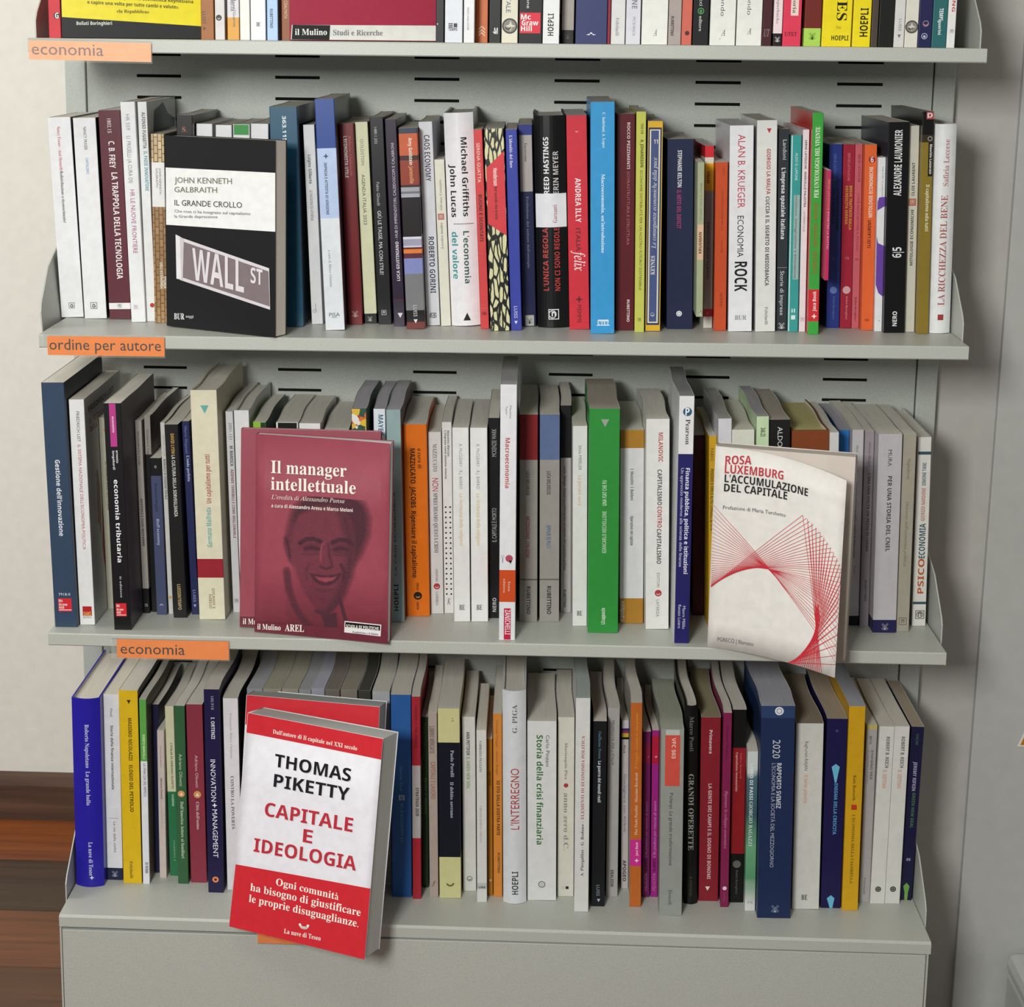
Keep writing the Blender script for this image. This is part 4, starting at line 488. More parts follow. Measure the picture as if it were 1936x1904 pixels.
('white book titled La ricchezza delle religioni in pale gold, right one of two copies', 3, -0.0185, 0.0674, -0.65635, -0.0174, 0.0192, 0.2287, 0.1532, 'dfdfdc', 'p', (('T', 'R. McCLEARY - R.J. BARRO', 0.084, 0.311, -0.05, 0.18, '8a8c8c', 'd', ''), ('T', 'La ricchezza delle religioni', 0.335, 0.604, -0.05, 0.2, 'd0bc90', 'd', 'b'), ('T', 'BE', 0.912, 0.939, -0.02, 0.34, '44464a', 'h', 's')), (), {}),
('black book with narrow grey upward capitals, behind and left of the tall Macroeconomia book', 3, -0.002, 0.08, -0.65639, -0.0158, 0.0126, 0.2375, 0.159, '161618', 'p', (('T', 'MCKENZIE WARK', 0.054, 0.19, 0.02, 0.4, 'a0a0a0', 'u', ''), ('T', 'IL CAPITALE È MORTO', 0.445, 0.614, 0.02, 0.4, 'a0a0a0', 'u', ''), ('T', 'NERO', 0.897, 0.968, 0.02, 0.32, 'b8b8b8', 'u', 'b')), (), {}),
('tall white textbook titled Macroeconomia with orange and red blocks at its foot, standing forward', 3, 0.0138, 0.01, -0.6564, -0.0077, 0.0179, 0.2913, 0.165, 'dedee2', 'p', (('T', 'Mankiw', 0.081, 0.13, 0.12, 0.12, '66666a', 'd', ''), ('T', 'Taylor', 0.082, 0.117, -0.12, 0.12, '66666a', 'd', ''), ('T', 'Macroeconomia', 0.205, 0.399, -0.05, 0.26, 'b85048', 'd', 'b'), ('M', 'disc', 0.675, 0.1, 0.46, 'b04c60'), ('M', 'tri', 0.689, 0.18, 0.22, '1c1c1e'), ('M', 'ring', 0.668, -0.3, 0.18, '66666a'), ('R', 0.674, 0.692, -0.32, -0.28, '66666a'), ('R', 0.873, 1.0, -0.2, 0.22, 'bc2040'), ('T', 'ZANICHELLI', 0.879, 0.978, 0.02, 0.3, 'ecdce0', 'd', 'b'), ('T', 'Sesta', 0.766, 0.805, 0.12, 0.14, 'ecc8b8', 'd', ''), ('T', 'edizione', 0.755, 0.811, -0.18, 0.14, 'ecc8b8', 'd', '')), ((0.721, 0.848, 'c84c20'),), {'pg': '8c8c8e'}),
('grey book with a dark red head, right of the tall Macroeconomia book', 3, 0.0375, 0.0699, -0.65629, -0.0142, 0.0204, 0.2444, 0.165, '8c8882', 'p', (('T', 'LUCA MELDOLESI', 0.268, 0.384, -0.05, 0.18, '3a3636', 'd', 'b'), ('T', 'MEZZOGIORNO, CON GIOIA!', 0.486, 0.688, -0.05, 0.2, '7c2c30', 'd', 'b'), ('T', 'RUBETTINO', 0.826, 0.962, 0.0, 0.2, '2c2a2a', 'd', 'b')), ((0.001, 0.215, '7c1c20'), (0.789, 0.796, '55524e')), {}),
('grey book with a dusty blue head and blue title words, third shelf centre', 3, 0.0617, 0.0725, -0.65622, -0.0161, 0.0225, 0.2442, 0.165, '96928c', 'p', (('T', 'LUCA MELDOLESI', 0.269, 0.382, -0.05, 0.18, '3a3636', 'd', 'b'), ('T', 'EPPUR SI PUÒ!', 0.531, 0.642, -0.05, 0.2, '44688a', 'd', 'b'), ('T', 'RUBETTINO', 0.826, 0.964, -0.02, 0.2, '2c2a2a', 'd', 'b')), ((0.001, 0.215, '5c6c94'), (0.79, 0.797, '66625e')), {}),
('recessed grey book with a black head, between the dusty-blue-headed and the white book', 3, 0.0815, 0.1048, -0.65626, -0.0198, 0.0122, 0.2478, 0.1342, 'a8a4a2', 'p', (('T', 'Lenin, Menger, Dietzel La controversia sul metodo dell economia politica', 0.288, 0.791, -0.1, 0.22, '44383e', 'd', 'b'), ('T', 'RUBETTINO', 0.888, 0.974, -0.1, 0.22, '2c2a2a', 'd', 'b')), ((0.001, 0.249, '1e1c1c'),), {}),
('white book titled La pecora nera in pale peach lettering', 3, 0.0963, 0.0603, -0.65619, -0.0201, 0.0163, 0.2345, 0.1571, 'dadad6', 'p', (('T', 'Silvia MERLER', 0.095, 0.218, 0.0, 0.2, '77787a', 'd', ''), ('T', 'La pecora nera', 0.244, 0.391, -0.02, 0.22, 'd4b498', 'd', 'b'), ('T', 'BE', 0.924, 0.948, -0.02, 0.36, '3a3c40', 'h', 's')), (), {}),
('thick tall green book with a grey triangle at its head, standing forward', 3, 0.1218, 0.0391, -0.65603, -0.0169, 0.0339, 0.2596, 0.165, '2f8a3a', 'p', (('M', 'tri', 0.062, 0.02, 0.26, '98a098'), ('T', 'UNA FIAT CHE FU', 0.315, 0.427, 0.02, 0.13, 'c0d8b8', 'u', 'b'), ('T', 'GIANCARLO MICHELLONE', 0.452, 0.639, 0.02, 0.13, 'b0ccaa', 'u', 'b'), ('T', 'LCcappuccio', 0.887, 0.961, 0.0, 0.12, 'd8e4d0', 'u', 'b')), (), {'pg': '8c857a'}),
('white book with gold blocks at head and foot, right of the thick green book', 3, 0.1562, 0.0717, -0.65597, -0.0227, 0.027, 0.2282, 0.1529, 'd2d0d2', 'p', (('T', 'I. Mazzolini  I. Baldoni', 0.197, 0.359, 0.0, 0.12, '44403c', 'd', 'b'), ('T', 'Operazioni del capitale', 0.44, 0.592, 0.0, 0.12, '44403c', 'd', 'b'), ('T', 'manifesto', 0.882, 0.992, -0.38, 0.16, 'e0d4c0', 'u', 'b')), ((0.001, 0.092, 'a8782c'), (0.868, 1.005, 'a8782c')), {}),
('thick white book titled Capitalismo contro capitalismo in grey and red capitals', 3, 0.1841, 0.0551, -0.65589, -0.0261, 0.0261, 0.2453, 0.165, 'dddcd8', 'p', (('T', 'MILANOVIC', 0.064, 0.201, 0.12, 0.18, 'b04448', 'd', 'b'), ('T', 'CAPITALISMO', 0.237, 0.405, 0.08, 0.18, '4c4a4a', 'd', 'b'), ('T', 'CONTRO', 0.411, 0.512, 0.08, 0.18, 'ac4848', 'd', 'b'), ('T', 'CAPITALISMO', 0.518, 0.685, 0.06, 0.18, '4c4a4a', 'd', 'b'), ('T', 'EDITORI', 0.728, 0.798, 0.04, 0.12, '8a8886', 'd', ''), ('M', 'disc', 0.826, 0.04, 0.3, 'a83c40'), ('M', 'moon', 0.826, 0.04, 0.18, 'e0c0bc'), ('T', 'LATERZA', 0.858, 0.94, 0.02, 0.12, '8a8886', 'd', '')), (), {}),
('tall book with a white head and deep indigo body, titled Finanza pubblica, standing forward', 3, 0.2081, 0.0119, -0.65611, -0.0112, 0.0162, 0.2815, 0.165, '232060', 'p', (('M', 'disc', 0.062, 0.05, 0.6, '2c5878'), ('T', 'P', 0.048, 0.076, 0.05, 0.28, 'e8ecf0', 'h', 'b'), ('T', 'Pearson', 0.092, 0.192, 0.1, 0.3, '3c4048', 'd', 's'), ('T', 'Finanza pubblica, politica e istituzioni', 0.286, 0.714, 0.15, 0.26, 'e4e4f0', 'd', 'b'), ('T', 'Un approccio moderno alla scienza delle finanze', 0.286, 0.685, -0.2, 0.2, 'c8c8dc', 'd', ''), ('T', 'Mauro Milillo', 0.846, 0.941, 0.12, 0.2, 'c8c8dc', 'd', ''), ('T', 'Renato Loiero', 0.841, 0.938, -0.18, 0.2, 'c8c8dc', 'd', '')), ((0.001, 0.23, 'dededf'),), {'side': 'd4d4d6', 'pg': '77777a'}),
('recessed dark wine red book between the indigo textbook and the yellow one', 3, 0.2361, 0.1041, -0.65595, -0.0315, 0.0132, 0.216, 0.1349, '501a22', 'p', (('T', 'ALLENDE LA VERITA', 0.229, 0.405, 0.1, 0.2, '6c3038', 'd', ''), ('T', 'LL', 0.942, 0.972, 0.1, 0.3, '6c3038', 'h', 's')), (), {}),
('slim yellow book with black capitals, left of the spirograph-patterned cover', 3, 0.2474, 0.0632, -0.65601, -0.0318, 0.0084, 0.2252, 0.1509, 'c89c24', 'p', (('T', 'FABIO', 0.063, 0.128, -0.1, 0.4, '55481c', 'd', ''), ('T', 'PENSIERI D ORO E ALTRI CONSIGLI DI VITA', 0.169, 0.487, -0.1, 0.4, '3c3010', 'd', 'b')), (), {}),
('pale lilac-white book behind the spirograph-patterned cover, leftmost of the heads', 3, 0.2596, 0.0523, -0.65589, -0.0321, 0.0148, 0.2478, 0.165, 'cfcdd2', 'p', (), (), {'pg': '8a8886'}),
('cream book top second from left behind the spirograph-patterned cover', 3, 0.28, 0.0537, -0.6557, -0.0323, 0.0249, 0.235, 0.1574, 'd4d4c8', 'p', (), (), {}),
('pale green book head with a small call number, behind the spirograph-patterned cover', 3, 0.3014, 0.05, -0.65584, -0.0336, 0.0135, 0.2516, 0.165, 'c0d4ac', 'p', (('T', '346.23', 0.051, 0.091, 0.0, 0.36, '3c5034', 'd', 'b'),), (), {'pg': '8c8a8c'}),
('black book head lettered AL in white, behind the spirograph-patterned cover', 3, 0.3202, 0.0505, -0.65568, -0.0325, 0.0223, 0.248, 0.165, '222022', 'p', (('T', 'ALDO', 0.033, 0.125, 0.0, 0.24, 'd0d0d0', 'd', ''),), (), {'pg': '8c857a'}),
('rounded brown hardback with yellowed pages, behind the spirograph-patterned cover', 3, 0.3541, 0.0526, -0.65533, -0.0325, 0.0408, 0.2357, 0.1579, '7c4020', 'hs', (), (), {'pg': '9c9466'}),
('slim pale book head right of the brown hardback, behind the spirograph-patterned cover', 3, 0.3804, 0.05, -0.65579, -0.0342, 0.0101, 0.2349, 0.1574, 'cccac8', 'p', (), (), {}),
('blue book head behind the spirograph-patterned cover, third shelf right', 3, 0.3982, 0.0975, -0.65579, -0.0243, 0.0122, 0.2266, 0.1415, '2c6cb0', 'p', (), (), {'pg': '8c8a92'}),
('grey-white book with faint sideways title and a black foot, right of the spirograph covers', 3, 0.4111, 0.0817, -0.65576, -0.0243, 0.0127, 0.2308, 0.1547, 'bcb8ba', 'p', (('T', 'Martino · Raccolo', 0.076, 0.217, -0.05, 0.22, '5c5858', 'd', 'i'), ('T', 'Come la crisi economica cambia la democrazia', 0.268, 0.649, -0.05, 0.2, '66625f', 'd', 's'), ('T', 'Tout', 0.689, 0.733, 0, 0.2, '66625f', 'd', '')), ((0.95, 1.008, '1c1c1e'),), {}),
('mauve-grey slim book with black capitals, left of the thick pale hardback', 3, 0.423, 0.0794, -0.65579, -0.0223, 0.0101, 0.23, 0.1541, '968c92', 'p', (('T', 'Adriano Mengoli', 0.049, 0.183, 0.05, 0.24, '4c4248', 'd', 'i'), ('T', "C'ERA UNA VOLTA UN PEZZO DI LEGNO", 0.212, 0.611, 0.05, 0.26, '3a3034', 'd', 'b'), ('T', 'RUBETTINO', 0.76, 0.869, 0.05, 0.2, '4c4248', 'd', 'b')), (), {}),
('thick pale grey book titled Per una storia, with a navy foot', 3, 0.4416, 0.0597, -0.65558, -0.0221, 0.0262, 0.2317, 0.1553, 'b8b4b8', 'p', (('T', 'MURA', 0.078, 0.16, 0.0, 0.17, '4c484a', 'd', ''), ('T', 'PER UNA STORIA DEL CNEL', 0.208, 0.586, 0.02, 0.17, '3c3a3c', 'd', 'b'), ('M', 'mill', 0.969, 0.02, 0.3, 'a8a8b4')), ((0.935, 1.007, '22204a'),), {}),
('beige book with faint italic title, second from right on the third shelf', 3, 0.4632, 0.0651, -0.65571, -0.018, 0.0145, 0.2308, 0.1546, 'a09a8c', 'p', (('T', 'Napoleoni', 0.119, 0.226, -0.0, 0.24, '5c564c', 'd', 'i'), ('T', "Discorso sull'economia politica", 0.335, 0.665, -0.0, 0.22, '66604f', 'd', 'i'), ('M', 'box', 0.947, 0.0, 0.6, '6c665a')), (), {}),
('white hardback titled Psicoeconomia in orange and blue, rightmost on the third shelf', 3, 0.486, 0.0849, -0.65561, -0.0265, 0.0155, 0.2229, 0.1494, 'd4d2cc', 'hs', (('R', 0.075, 0.091, -0.45, 0.5, '34505c'), ('T', 'SIMONE TANI', 0.134, 0.253, 0.05, 0.26, '3c5c6c', 'u', 'b'), ('T', 'GIORGIO NARDONE', 0.266, 0.439, 0.05, 0.26, 'b4745c', 'u', 'b'), ('T', 'ECONOMIA', 0.453, 0.637, 0.06, 0.42, '34505c', 'u', 'b'), ('T', 'PSICO', 0.64, 0.826, 0.05, 0.42, 'b4582c', 'u', 'b'), ('R', 0.87, 0.883, -0.5, 0.5, '34505c'), ('M', 'ring', 0.939, 0.05, 0.5, '55504c'), ('M', 'box', 0.939, 0.05, 0.66, '66605c')), (), {}),
('thick glossy royal blue hardback with a rounded spine, leftmost on the bottom shelf', 4, -0.4812, 0.0655, -0.9997, 0.006, 0.0337, 0.2373, 0.159, '27209a', 'h', (('T', 'Roberto Napoletano', 0.132, 0.36, 0.05, 0.14, 'c8c8e8', 'd', 's'), ('T', 'La grande balla', 0.379, 0.56, 0.05, 0.14, 'c8c8e8', 'd', 's'), ('T', 'La nave di Teseo', 0.757, 0.937, 0.08, 0.14, 'c8c8e8', 'd', 's'), ('M', 'star', 0.949, 0.1, 0.16, 'd8d8ec')), (), {}),
('white book titled Storia della finanza internazionale with a navy foot', 4, -0.4544, 0.0845, -0.99981, 0.006, 0.0189, 0.2365, 0.1545, 'dcdce0', 'p', (('T', 'Neal', 0.076, 0.118, 0.0, 0.14, '55565c', 'd', ''), ('T', 'Storia della finanza internazionale', 0.165, 0.508, 0.0, 0.16, '33343a', 'd', 'b'), ('R', 0.662, 0.664, -0.3, 0.3, '88888c'), ('T', 'Le vie della civiltà', 0.682, 0.849, 0.05, 0.16, '66666c', 'd', ''), ('M', 'mill', 0.966, 0.0, 0.4, 'a8b0c4')), ((0.934, 1.007, '1e2440'),), {}),
('bright yellow book titled Elogio del petrolio with black capitals', 4, -0.4314, 0.0779, -0.99989, 0.0026, 0.0223, 0.2448, 0.1611, 'dab41c', 'p', (('M', 'tri', 0.058, 0.02, 0.22, '3a3010'), ('T', 'MASSIMO NICOLAZZI', 0.141, 0.359, 0.05, 0.18, '40360e', 'd', 'b'), ('T', 'ELOGIO DEL PETROLIO', 0.382, 0.625, 0.05, 0.18, '40360e', 'd', 'b'), ('T', 'Feltrinelli', 0.884, 0.974, -0.05, 0.16, '66561c', 'd', 's')), (), {'side': '22201a'}),
('slim book green above and white below, right of the bright yellow book', 4, -0.4145, 0.0772, -0.99994, 0.0038, 0.0082, 0.2344, 0.1571, 'dcdce0', 'p', (('T', 'ENRICO MARCELLI', 0.188, 0.32, 0.05, 0.32, 'd0e8b8', 'd', 'b'), ('T', 'LA VINACCIA DEL NEMICO', 0.343, 0.522, 0.1, 0.36, '33343a', 'd', ''), ('T', 'DI ROMA', 0.881, 0.941, 0.1, 0.4, '44444a', 'd', 'b')), ((0.001, 0.331, '5ca048'),), {'side': '6c6656'}),
('recessed dark navy book behind the thin pinkish one, bottom shelf left', 4, -0.4061, 0.1052, -0.99996, 0.0055, 0.0075, 0.2167, 0.1338, '1c1e3c', 'p', (('T', 'IL TEMPO DI NOI', 0.262, 0.415, 0.2, 0.2, '30345c', 'd', ''),), (), {}),
('short thin pinkish-grey booklet standing between navy and green books', 4, -0.3972, 0.093, -0.99998, 0.0041, 0.0084, 0.1891, 0.1267, 'c8bab4', 'p', (('T', 'Franco Gallinari', 0.104, 0.245, 0.0, 0.2, '66585c', 'd', 'i'), ('T', 'Adriano Olivetti', 0.318, 0.46, 0.0, 0.26, '4c4044', 'd', 'b'), ('T', 'la comunità di lavoro', 0.47, 0.668, 0.0, 0.2, '9c8c88', 'd', 'i')), (), {}),
('slim book with a cream upper label and green lower part, beside the pinkish booklet', 4, -0.3848, 0.0991, -0.99999, -0.0085, 0.0106, 0.2174, 0.1399, '2c7048', 'p', (('T', "L'ITALIA DI ADRIANO OLIVETTI", 0.215, 0.482, 0.1, 0.22, '55503c', 'd', 'b'), ('T', 'SAIBENE', 0.515, 0.585, 0.1, 0.22, 'b8d4b8', 'd', 'b'), ('T', 'VIVERIIN 2', 0.786, 0.912, 0.1, 0.16, '90b894', 'd', '')), ((0.001, 0.499, 'd0cdae'),), {}),
("dark green book titled Dall'America with a round orange bell mark", 4, -0.3701, 0.0806, -1.00006, -0.0017, 0.0126, 0.2262, 0.1515, '345c3c', 'p', (('T', 'Adriano Olivetti', 0.267, 0.447, -0.0, 0.28, 'b8ccb0', 'd', ''), ('M', 'disc', 0.49, 0.0, 0.66, 'd49858'), ('M', 'tria', 0.49, 0.0, 0.3, 'ece0d0'), ('T', "Dall'America: lettere ai familiari", 0.533, 0.854, 0.05, 0.28, 'c0d0b8', 'd', 's')), (), {}),
("rose red book titled Città dell'uomo with a round orange bell mark", 4, -0.3517, 0.0846, -1.00003, -0.0078, 0.0195, 0.2267, 0.1519, '8a3444', 'p', (('T', 'Adriano Olivetti', 0.282, 0.461, 0.05, 0.18, 'dcb4b4', 'd', ''), ('M', 'disc', 0.501, 0.05, 0.46, 'd49858'), ('M', 'tria', 0.501, 0.05, 0.22, 'ece0d0'), ('T', "Città dell'uomo", 0.542, 0.698, 0.05, 0.18, 'dcc0bc', 'd', 's')), (), {}),
('dark indigo book titled Innovation Management in white capitals, standing forward', 4, -0.3281, 0.0619, -1.00012, -0.0053, 0.018, 0.2554, 0.165, '1e1840', 'p', (('T', '100.910', 0.033, 0.098, 0.05, 0.18, 'a8a8c0', 'd', ''), ('T', 'I. ORTENZI', 0.135, 0.24, 0.05, 0.22, 'd8d8e4', 'd', 'b'), ('T', 'INNOVATION', 0.34, 0.546, 0.0, 0.32, 'e0e0ea', 'd', ''), ('M', 'star', 0.565, 0.05, 0.34, 'e4e4ec'), ('T', 'MANAGEMENT', 0.585, 0.824, 0.05, 0.32, 'e0e0ea', 'd', ''), ('M', 'disc', 0.934, 0.0, 0.42, 'e0865c'), ('M', 'sq', 0.934, 0, 0.16, '40201c')), (), {}),
('white book titled Contro la povertà, left of the red and white stacked display books', 4, -0.3066, 0.07, -1.00015, -0.0076, 0.0178, 0.2416, 0.165, 'dcd6da', 'p', (('T', 'Emanuele Ranci Ortigosa', 0.075, 0.31, 0.0, 0.14, '88848a', 'd', 'i'), ('T', 'CONTRO LA POVERTÀ', 0.401, 0.681, -0.0, 0.2, '55505a', 'd', 's')), (), {'side': '2a2a2a'}),
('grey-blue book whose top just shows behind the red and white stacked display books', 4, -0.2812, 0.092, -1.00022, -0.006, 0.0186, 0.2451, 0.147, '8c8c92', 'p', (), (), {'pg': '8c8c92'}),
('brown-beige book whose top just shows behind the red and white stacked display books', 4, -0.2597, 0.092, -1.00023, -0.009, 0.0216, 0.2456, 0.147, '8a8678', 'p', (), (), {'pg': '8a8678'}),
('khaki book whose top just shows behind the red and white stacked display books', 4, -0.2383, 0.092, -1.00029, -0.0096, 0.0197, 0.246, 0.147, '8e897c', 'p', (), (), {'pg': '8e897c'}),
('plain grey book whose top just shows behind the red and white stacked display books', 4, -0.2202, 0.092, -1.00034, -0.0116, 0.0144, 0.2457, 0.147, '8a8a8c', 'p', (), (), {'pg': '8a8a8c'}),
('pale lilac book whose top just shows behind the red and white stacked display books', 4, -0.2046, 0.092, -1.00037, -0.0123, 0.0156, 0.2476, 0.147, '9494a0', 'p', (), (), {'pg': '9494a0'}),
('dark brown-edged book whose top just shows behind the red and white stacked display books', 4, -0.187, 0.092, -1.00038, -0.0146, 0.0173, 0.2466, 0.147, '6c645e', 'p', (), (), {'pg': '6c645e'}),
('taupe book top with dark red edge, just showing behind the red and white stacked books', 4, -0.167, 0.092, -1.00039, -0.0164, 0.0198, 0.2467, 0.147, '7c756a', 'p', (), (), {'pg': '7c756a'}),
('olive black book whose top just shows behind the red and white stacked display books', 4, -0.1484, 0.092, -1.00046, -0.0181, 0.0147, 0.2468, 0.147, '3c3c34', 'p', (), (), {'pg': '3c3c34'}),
('pale grey book standing right behind the red and white stacked display books', 4, -0.1302, 0.092, -1.00051, -0.0128, 0.0206, 0.2461, 0.147, 'a8a8aa', 'p', (), (), {}),
('vivid blue book with faint lettering, right of the red and white stacked display books', 4, -0.1066, 0.0652, -1.0006, -0.0084, 0.0235, 0.2537, 0.165, '285898', 'p', (('T', 'Gunter Pauli', 0.351, 0.469, 0.0, 0.14, '6c94c4', 'd', ''), ('M', 'sq', 0.503, 0.02, 0.28, 'a0b4cc'), ('T', 'M', 0.494, 0.513, 0.02, 0.14, '285898', 'h', 'b'), ('T', 'BLUE ECONOMY 3.0', 0.533, 0.724, 0.02, 0.14, '6c94c4', 'd', '')), (), {}),
('slim red book with a grey middle band reading Strategia 2028', 4, -0.0886, 0.0619, -1.00069, -0.0101, 0.0099, 0.2533, 0.165, 'a02430', 'p', (('T', '1420.200 C. MELANIDA', 0.043, 0.25, 0.0, 0.28, '54141c', 'd', ''), ('T', 'STRATEGIA 2028', 0.445, 0.585, 0.1, 0.34, '2c2426', 'd', 'b'), ('M', 'ring', 0.954, 0, 0.36, '6c1c24')), ((0.336, 0.695, 'aca4a4'),), {}),
('dark green slim book in shadow, between the Strategia book and the beige one', 4, -0.0796, 0.0898, -1.00073, -0.0101, 0.007, 0.2169, 0.1453, '22381e', 'p', (('T', 'Michele Salvati', 0.034, 0.168, 0, 0.3, '506c48', 'd', ''), ('T', 'Sesso e destino', 0.353, 0.568, 0.1, 0.36, '5c7c50', 'd', '')), (), {}),
('pinkish beige slim book with barred block lettering, left of the navy and cream book', 4, -0.0685, 0.0675, -1.00071, -0.0153, 0.0103, 0.2306, 0.1545, 'a89890', 'p', (('T', 'LIBERO MERCATO', 0.068, 0.213, -0.1, 0.5, '6c5c54', 'd', 'b'), ('T', 'CAPITALE E LAVORO', 0.26, 0.461, 0.0, 0.5, '966a60', 'd', 'b'), ('T', 'f', 0.911, 0.933, 0, 0.5, '4c4440', 'h', 'i')), (), {}),
('cream-yellow book with a wide navy middle titled Il debito sovrano', 4, -0.0492, 0.0663, -1.00062, -0.0174, 0.0254, 0.2379, 0.1594, 'c8c48e', 'p', (('T', '15', 0.05, 0.069, 0.18, 0.1, '66643c', 'd', ''), ('T', 'Paolo Perulli', 0.217, 0.357, 0.15, 0.15, 'a8b0c0', 'd', 's'), ('T', 'Il debito sovrano', 0.383, 0.572, 0.12, 0.15, 'a8b0c0', 'd', 's'), ('M', 'moon', 0.917, 0.0, 0.4, '66643c')), ((0.177, 0.781, '14182c'),), {}),
('white book titled Il Green New Deal in green, right of the cream and navy book', 4, -0.0268, 0.0844, -1.00075, -0.0175, 0.0156, 0.2206, 0.1478, 'cfcdc8', 'p', (('T', 'ANN PETTIFOR', 0.084, 0.218, -0.05, 0.24, '33302c', 'd', 'b'), ('T', 'IL GREEN NEW DEAL', 0.226, 0.41, -0.05, 0.24, '7c9c5c', 'd', 'b'), ('M', 'ring', 0.928, 0.0, 0.42, '3a3a3a'), ('M', 'moon', 0.928, 0, 0.24, '3a3a3a')), (), {}),
('short white book with small grey capitals standing slightly forward, left of the orange ones', 4, -0.0115, 0.0592, -1.00084, -0.0154, 0.0116, 0.2155, 0.1444, 'd0d0cc', 'p', (('T', 'FABRIZIO PEZZANI', 0.061, 0.24, -0.1, 0.22, '5c5a58', 'd', 's'), ('T', 'CREANO PORTO CREANO', 0.436, 0.651, -0.1, 0.2, 'a89898', 'd', 's'), ('T', 'UBE', 0.907, 0.918, 0, 0.7, '3a3a3a', 'h', 'b')), ((0.887, 0.923, 'b8b8b6'),), {}),
('narrow ochre book with a tiny white dot, left of the light orange book', 4, -0.002, 0.075, -1.0009, -0.0166, 0.0059, 0.1982, 0.1328, 'a86c1c', 'p', (('T', 'KEYNES', 0.208, 0.295, 0, 0.4, '54340c', 'd', 'b'), ('M', 'disc', 0.901, 0, 0.5, 'c8b8a0')), (), {}),
('light orange slim book with black title, left of the round-spined white hardback', 4, 0.007, 0.0722, -1.00089, -0.0157, 0.0104, 0.2308, 0.1546, 'cf8438', 'p', (('T', 'Giovanni Pepegna / Adriano Mangia', 0.035, 0.329, -0.05, 0.24, '7c4c18', 'd', 'i'), ('T', 'IO STO DALLA VOSTRA PARTE', 0.36, 0.658, 0.05, 0.34, '3c2810', 'd', 'b'), ('T', 'RUBETTINO', 0.755, 0.866, 0.1, 0.26, '5c3c18', 'd', 'b')), (), {}),
("white round-spined hardback titled L'Interregno in large red capitals", 4, 0.0272, 0.0572, -1.00077, -0.0181, 0.0272, 0.265, 0.165, 'd2d4d8', 'h', (('T', 'G. PIGA', 0.063, 0.194, 0.02, 0.2, '66666c', 'u', 's'), ('T', "L'INTERREGNO", 0.359, 0.646, 0.02, 0.36, 'ac343c', 'u', ''), ('T', 'HOEPLI', 0.846, 0.956, 0.02, 0.26, '3a3a3e', 'u', 'b')), (), {}),
('thick white book titled Storia della crisi finanziaria in bold green', 4, 0.0589, 0.0676, -1.0008, -0.0174, 0.034, 0.2249, 0.1507, 'd6d6d4', 'p', (('T', 'Carlo Pinzani', 0.077, 0.25, 0.2, 0.12, '44464a', 'd', ''), ('T', 'Storia della crisi finanziaria', 0.077, 0.685, -0.08, 0.2, '2c6c34', 'd', 'b'), ('M', 'ring', 0.91, 0.0, 0.24, '3a3a3e'), ('M', 'ring', 0.91, 0, 0.1, '3a3a3e')), (), {}),
('cream book titled anno zero d.C. with a small red dot mark', 4, 0.0867, 0.0788, -1.00101, -0.0157, 0.0193, 0.2258, 0.1513, 'cfccc0', 'p', (('T', 'Mariangela Pira', 0.141, 0.343, 0.0, 0.16, '7c766c', 'd', 's'), ('M', 'disc', 0.376, 0.0, 0.28, 'ac343c'), ('T', 'anno zero d.C.', 0.418, 0.739, 0.02, 0.28, '8a867c', 'd', 's'), ('M', 'sq', 0.951, 0.1, 0.18, '2c2a28'), ('M', 'ring', 0.951, -0.15, 0.16, '8a867c')), (), {}),
('tall white book titled Elementi di economia politica with a maroon side edge, standing forward', 4, 0.1052, 0.0444, -1.00109, -0.0138, 0.0166, 0.2642, 0.165, 'd2d2cf', 'p', (('T', 'ELEMENTI DI ECONOMIA POLITICA', 0.173, 0.562, 0.02, 0.2, 'a85058', 'u', 's'), ('T', 'A. Piergallini - G. Rodano -', 0.572, 0.831, 0.02, 0.2, '44403e', 'u', 's')), (), {'back': '7c2038', 'pg': '8c9492'}),
('black dotted-spine book with white bold title, right of the tall Elementi book', 4, 0.1249, 0.0576, -1.00116, -0.0125, 0.0155, 0.2312, 0.1549, '1e2026', 'p', (('T', 'Guilherme Pereira', 0.054, 0.2, 0.0, 0.2, '6c8ca0', 'd', 'i'), ('T', 'La guerra dei mondi reali', 0.212, 0.433, 0.0, 0.22, 'c8d4d8', 'd', 'b'), ('T', 'LUISS', 0.882, 0.942, 0.0, 0.24, '8c9498', 'd', ''), ('M', 'tri', 0.966, 0.05, 0.24, 'b8c0c4')), (), {}),
('warm grey book ending Proposta per l Italia in narrow capitals', 4, 0.1414, 0.0818, -1.00119, -0.0144, 0.0138, 0.2377, 0.1572, 'aaa6a4', 'p', (('T', "PROPOSTA PER L'ITALIA", 0.066, 0.301, -0.05, 0.2, '4c4848', 'd', ''), ('T', 'ERALEON', 0.858, 0.946, 0.0, 0.24, '2c2828', 'd', 'b')), (), {}),
('slim pale book with blue, pink and yellow stripes at its head', 4, 0.1576, 0.1021, -1.00124, -0.0228, 0.0084, 0.214, 0.1369, 'bcb4b4', 'p', (('T', 'PILLA', 0.145, 0.192, -0.1, 0.26, '3a3434', 'd', 'b'), ('T', 'Guadagnare con Airbnb', 0.315, 0.66, 0.0, 0.34, '5c5c80', 'd', ''), ('T', 'APOGEO', 0.829, 0.956, -0.05, 0.44, '2a2626', 'd', 'b')), ((0.001, 0.046, 'c8c0c4'), (0.046, 0.06, '2c3470'), (0.06, 0.075, '902c50'), (0.075, 0.098, 'c4a83c'), (0.098, 0.111, '1c1c1c')), {'side': '6c1c24'}),
